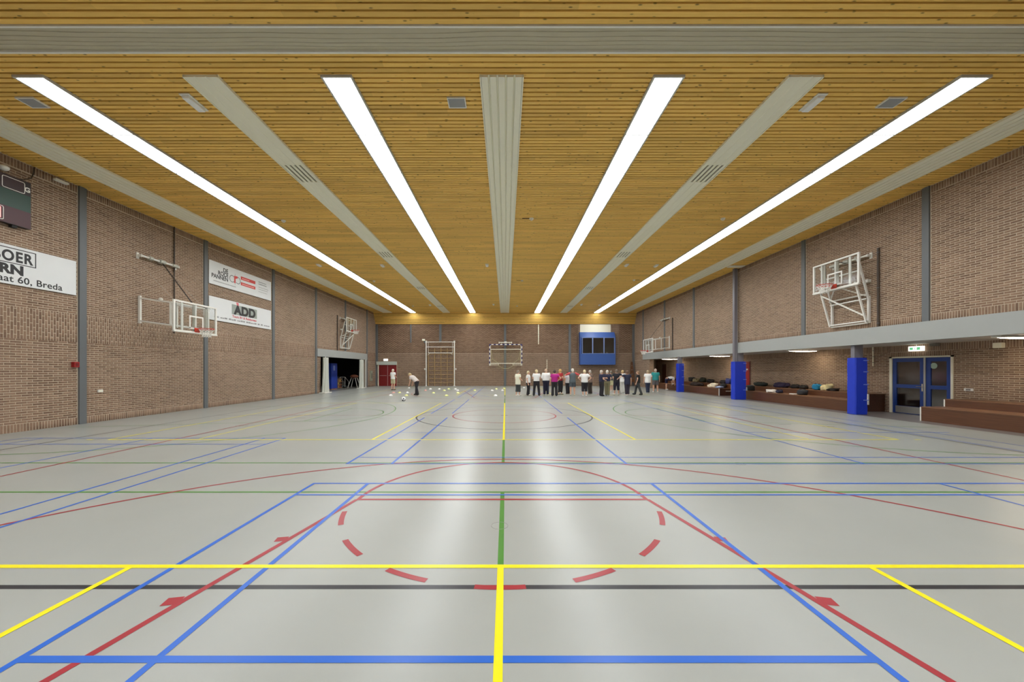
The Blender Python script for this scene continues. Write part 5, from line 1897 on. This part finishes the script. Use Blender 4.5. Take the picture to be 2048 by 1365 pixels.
        if plen > 0.5:
            e = kn.lerp(an_, (plen - 0.5) * 2)
            if plen >= 1: e = an_ + Vector((0, 0, -0.03)) * k
            capsule(pn, kn, e, 0.078 * k * lb, (0.05 + 0.028 * flare) * k * (0.8 + 0.2 * lb), flat=True)
        feet.append(an_)
    pn.loft([ringe(Vector((0, 0, z)) * k if z < 0.87 else up((0, 0, z)), a * k * bulk, b * k * bulk, I3 if z < 0.87 else Ru) for z, a, b in ((0.76, 0.15, 0.105), (0.84, 0.178, 0.13), (0.93, 0.17, 0.125), (1.0, 0.158, 0.118))])
    # shirt
    tz = [(hem, 0.182, 0.135), (0.9, 0.18, 0.135), (1.02, 0.168, 0.128), (1.12, 0.172, 0.132), (1.22, 0.186, 0.135), (1.315, 0.182, 0.108), (1.375, 0.105, 0.078)]
    sh.loft([ringe(up((0, -0.004, z)), a * k * bulk, b * k * bulk, Ru) for z, a, b in tz])
    o = body.build('body', SKIN, t, local=True); remesh(o, 0.0135)
    o = sh.build('shirt', mat('cloth_' + shirt, shirt_rgb, 0.8, var=0.05, scale=12), t, local=True); remesh(o, 0.022)
    o = pn.build('trousers' if plen > 0.5 else 'shorts', mat('cloth_' + pants, pants_rgb, 0.8, var=0.06, scale=12), t, local=True); remesh(o, 0.022)
    # hair cap with a fringe
    hm = mat('hair_%d_%d_%d' % hair, hair, 0.7, var=0.12, scale=40)
    hb = MB()
    hb.ell(up((0, -0.004, 1.545)), 0.088 * k, 0.1 * k, 0.092 * k, M=Ru)
    hb.ell(up((0, -0.045, 1.50)), 0.082 * k, 0.062 * k, (0.1 if not long_hair else 0.13) * k, M=Ru)
    for s in (-1, 1):
        hb.ell(up((s * 0.062, -0.005, 1.52)), 0.03 * k, 0.06 * k, 0.06 * k, M=Ru)
    o = hb.build('hair', hm, t, local=True); remesh(o, 0.02)
    # face: eyes and mouth
    for s in (-1, 1):
        MB().ell(up((s * 0.028, 0.098, 1.53)), 0.011 * k, 0.008 * k, 0.007 * k, M=Ru).build('eye', mat('eye_dark', (40, 34, 30), 0.3), t, smooth=True, local=True)
    MB().ell(up((0, 0.103, 1.462)), 0.022 * k, 0.007 * k, 0.006 * k, M=Ru).build('mouth', mat('lip', (176, 96, 88), 0.5), t, smooth=True, local=True)
    # shoes
    sm = mat('shoe_%d_%d_%d' % shoe, shoe, 0.6)
    for an_ in feet:
        s_ = MB()
        s_.ell((an_.x, an_.y + 0.06 * k, an_.z - 0.025 * k), 0.046 * k, 0.125 * k, 0.05 * k)
        s_.v = [(p[0], p[1], max(p[2], an_.z - 0.074 * k)) for p in s_.v]
        s_.build('shoe', sm, t, smooth=True, local=True)
    return t

W_ = ('white', (236, 236, 234))
BK = (26, 26, 30)
NV = (32, 34, 56)
person(1036, 792.5, 741, -50, 'person in long cream t-shirt and dark grey calf-length trousers, head turned aside', 'cream', (228, 226, 204), 'darkgrey', (62, 66, 66), 0.78, (150, 138, 124), ('front', 'front'), hem=0.72, stance=0.06, step=0.08)
person(1056.5, 792, 742.5, -110, 'blond person in white polo and black flared trousers facing the row', *W_, 'black', BK, 1.0, (214, 200, 160), ('down', 'down'), flare=1.6, stance=0.06, hem=0.84, shoe=(210, 206, 190))
person(1073, 792.5, 739.8, 0, 'person in white t-shirt, black trousers and black shoes standing with legs apart', *W_, 'black', BK, 1.0, (222, 204, 158), ('fold', 'fold'), stance=0.17, shoe=(24, 24, 24), hem=0.93)
person(1092, 790.6, 738.5, 0, 'broad balding person in white sweatshirt and navy trousers seen from behind', *W_, 'navy', NV, 1.0, (206, 176, 150), ('fold', 'fold'), sleeve=1.3, bulk=1.18, stance=0.10, hem=0.90)
person(1109, 792.8, 740.5, 0, 'person in magenta top and black trousers with hand on hip', 'magenta', (176, 34, 130), 'black', BK, 1.0, (70, 58, 54), ('down', 'hips'), flare=1.5, stance=0.12, hem=0.88, bulk=1.05, shoe=(30, 28, 30))
person(1120.5, 790.2, 738.8, -60, 'blond person in red top and black leggings beside the magenta top', 'red', (166, 40, 44), 'black', BK, 0.92, (196, 160, 100), ('fold', 'front'), stance=0.05, step=0.07, flare=0.3, hem=0.9, shoe=(150, 148, 130))
person(1135.5, 788.6, 744, 20, 'person in pale grey shirt and black trousers half hidden behind others', 'palegrey', (200, 196, 198), 'black', BK, 1.0, (120, 60, 46), ('down', 'fold'), stance=0.07, hem=0.8, shoe=(120, 90, 60))
person(1145, 792, 737.6, 0, 'white-haired person in grey shirt with red sleeves and grey shorts, elbows out', 'slategrey', (92, 102, 108), 'slate', (76, 84, 92), 0.42, (232, 228, 218), ('out', 'out'), sleeve=0.0, sleeve_rgb=(206, 84, 84), stance=0.12, hem=0.78, shoe=(206, 200, 180))
person(1169, 793, 740.2, 0, 'person in white t-shirt and black calf-length trousers with hands on hips', *W_, 'black', BK, 0.74, (224, 208, 170), ('hips', 'hips'), stance=0.10, hem=0.84, bulk=1.1, flare=1.2)
person(1180, 789.5, 741, 30, 'person in grey-brown top and dark trousers behind the hands-on-hips person', 'taupe', (130, 110, 98), 'brownblack', (58, 50, 44), 1.0, (190, 180, 170), ('down', 'down'), stance=0.09)
person(1203, 793, 741, -70, 'grey-haired person in navy t-shirt and black trousers leaning to one side', 'navytee', (36, 38, 64), 'black', BK, 1.0, (206, 196, 186), ('reach', 'front'), stance=0.08, hem=0.92, shoe=(24, 24, 24))
person(1214.5, 791.5, 741, -20, 'white-haired person in navy top and olive trousers in the crowd', 'navytop', (40, 42, 66), 'olive', (124, 118, 88), 1.0, (226, 220, 210), ('front', 'front'), stance=0.08, hem=0.92, shoe=(110, 120, 130))
person(1222, 784, 742, 10, 'person in dark printed t-shirt and cream shorts farther back in the crowd', 'charcoal', (74, 82, 84), 'creamshorts', (206, 202, 160), 0.48, (120, 112, 100), ('down', 'front'), stance=0.08, hem=0.86)
person(1233, 790.5, 739.5, 0, 'person in black top with white collar and dark calf-length trousers', 'blacktop', (34, 34, 42), 'darknavy', (36, 36, 52), 0.72, (120, 106, 92), ('front', 'out'), stance=0.13, hem=0.86)
person(1245, 787, 741, 0, 'blond person in white t-shirt and white trousers partly hidden in the crowd', *W_, 'whitetrousers', (206, 206, 200), 1.0, (210, 180, 130), ('down', 'down'), stance=0.08)
person(1254.5, 792.3, 741.5, 0, 'brown-haired person in navy t-shirt and dark trousers beside the white t-shirt', 'navytee2', (40, 44, 66), 'plumtrousers', (52, 46, 58), 0.95, (104, 78, 60), ('out', 'down'), stance=0.07, step=0.05, hem=0.72)
person(1276, 790.3, 742.5, 60, 'person in black top and charcoal trousers striding beside the white t-shirt', 'blackstride', (34, 34, 34), 'charcoaltrousers', (60, 62, 64), 1.0, (150, 120, 92), ('down', 'down'), stance=0.1, step=0.24, shoe=(40, 40, 40))
person(1295.5, 787, 741.2, 0, 'person in loose white t-shirt and dark blue trousers walking away', *W_, 'bluedark', (42, 50, 74), 1.0, (180, 160, 128), ('down', 'down'), stance=0.06, step=0.05, hem=0.74, bulk=1.12)
person(1311, 785.5, 738.2, -10, 'person in teal t-shirt and grey shorts near the dark gallery end', 'teal', (40, 138, 138), 'greyshorts', (96, 92, 94), 0.44, (200, 180, 166), ('down', 'down'), stance=0.14, hem=0.84, bulk=1.12)
person(1334, 780.8, 748, -80, 'person in white t-shirt and navy shorts bending over with a foot on the bench', *W_, 'navyshorts', (28, 28, 58), 0.42, (150, 130, 110), ('hang', 'hang'), lean=80, stance=0.08, foot_up=(1, 0.42, 0.44), hem=0.95)
person(786, 781, 738.8, -25, 'person in white t-shirt and beige shorts before the red double door', *W_, 'beigeshorts', (196, 188, 152), 0.46, (222, 206, 190), ('front', 'front'), stance=0.06, step=0.06, hem=0.86, shoe=(96, 92, 80))
person(833.5, 791, 744, 70, 'person in pale top and black trousers stooping among the marker discs', 'palepink', (206, 196, 190), 'black', BK, 1.0, (190, 170, 130), ('hang', 'hang'), lean=50, stance=0.05, step=0.10, hem=0.83, shoe=(34, 32, 28))
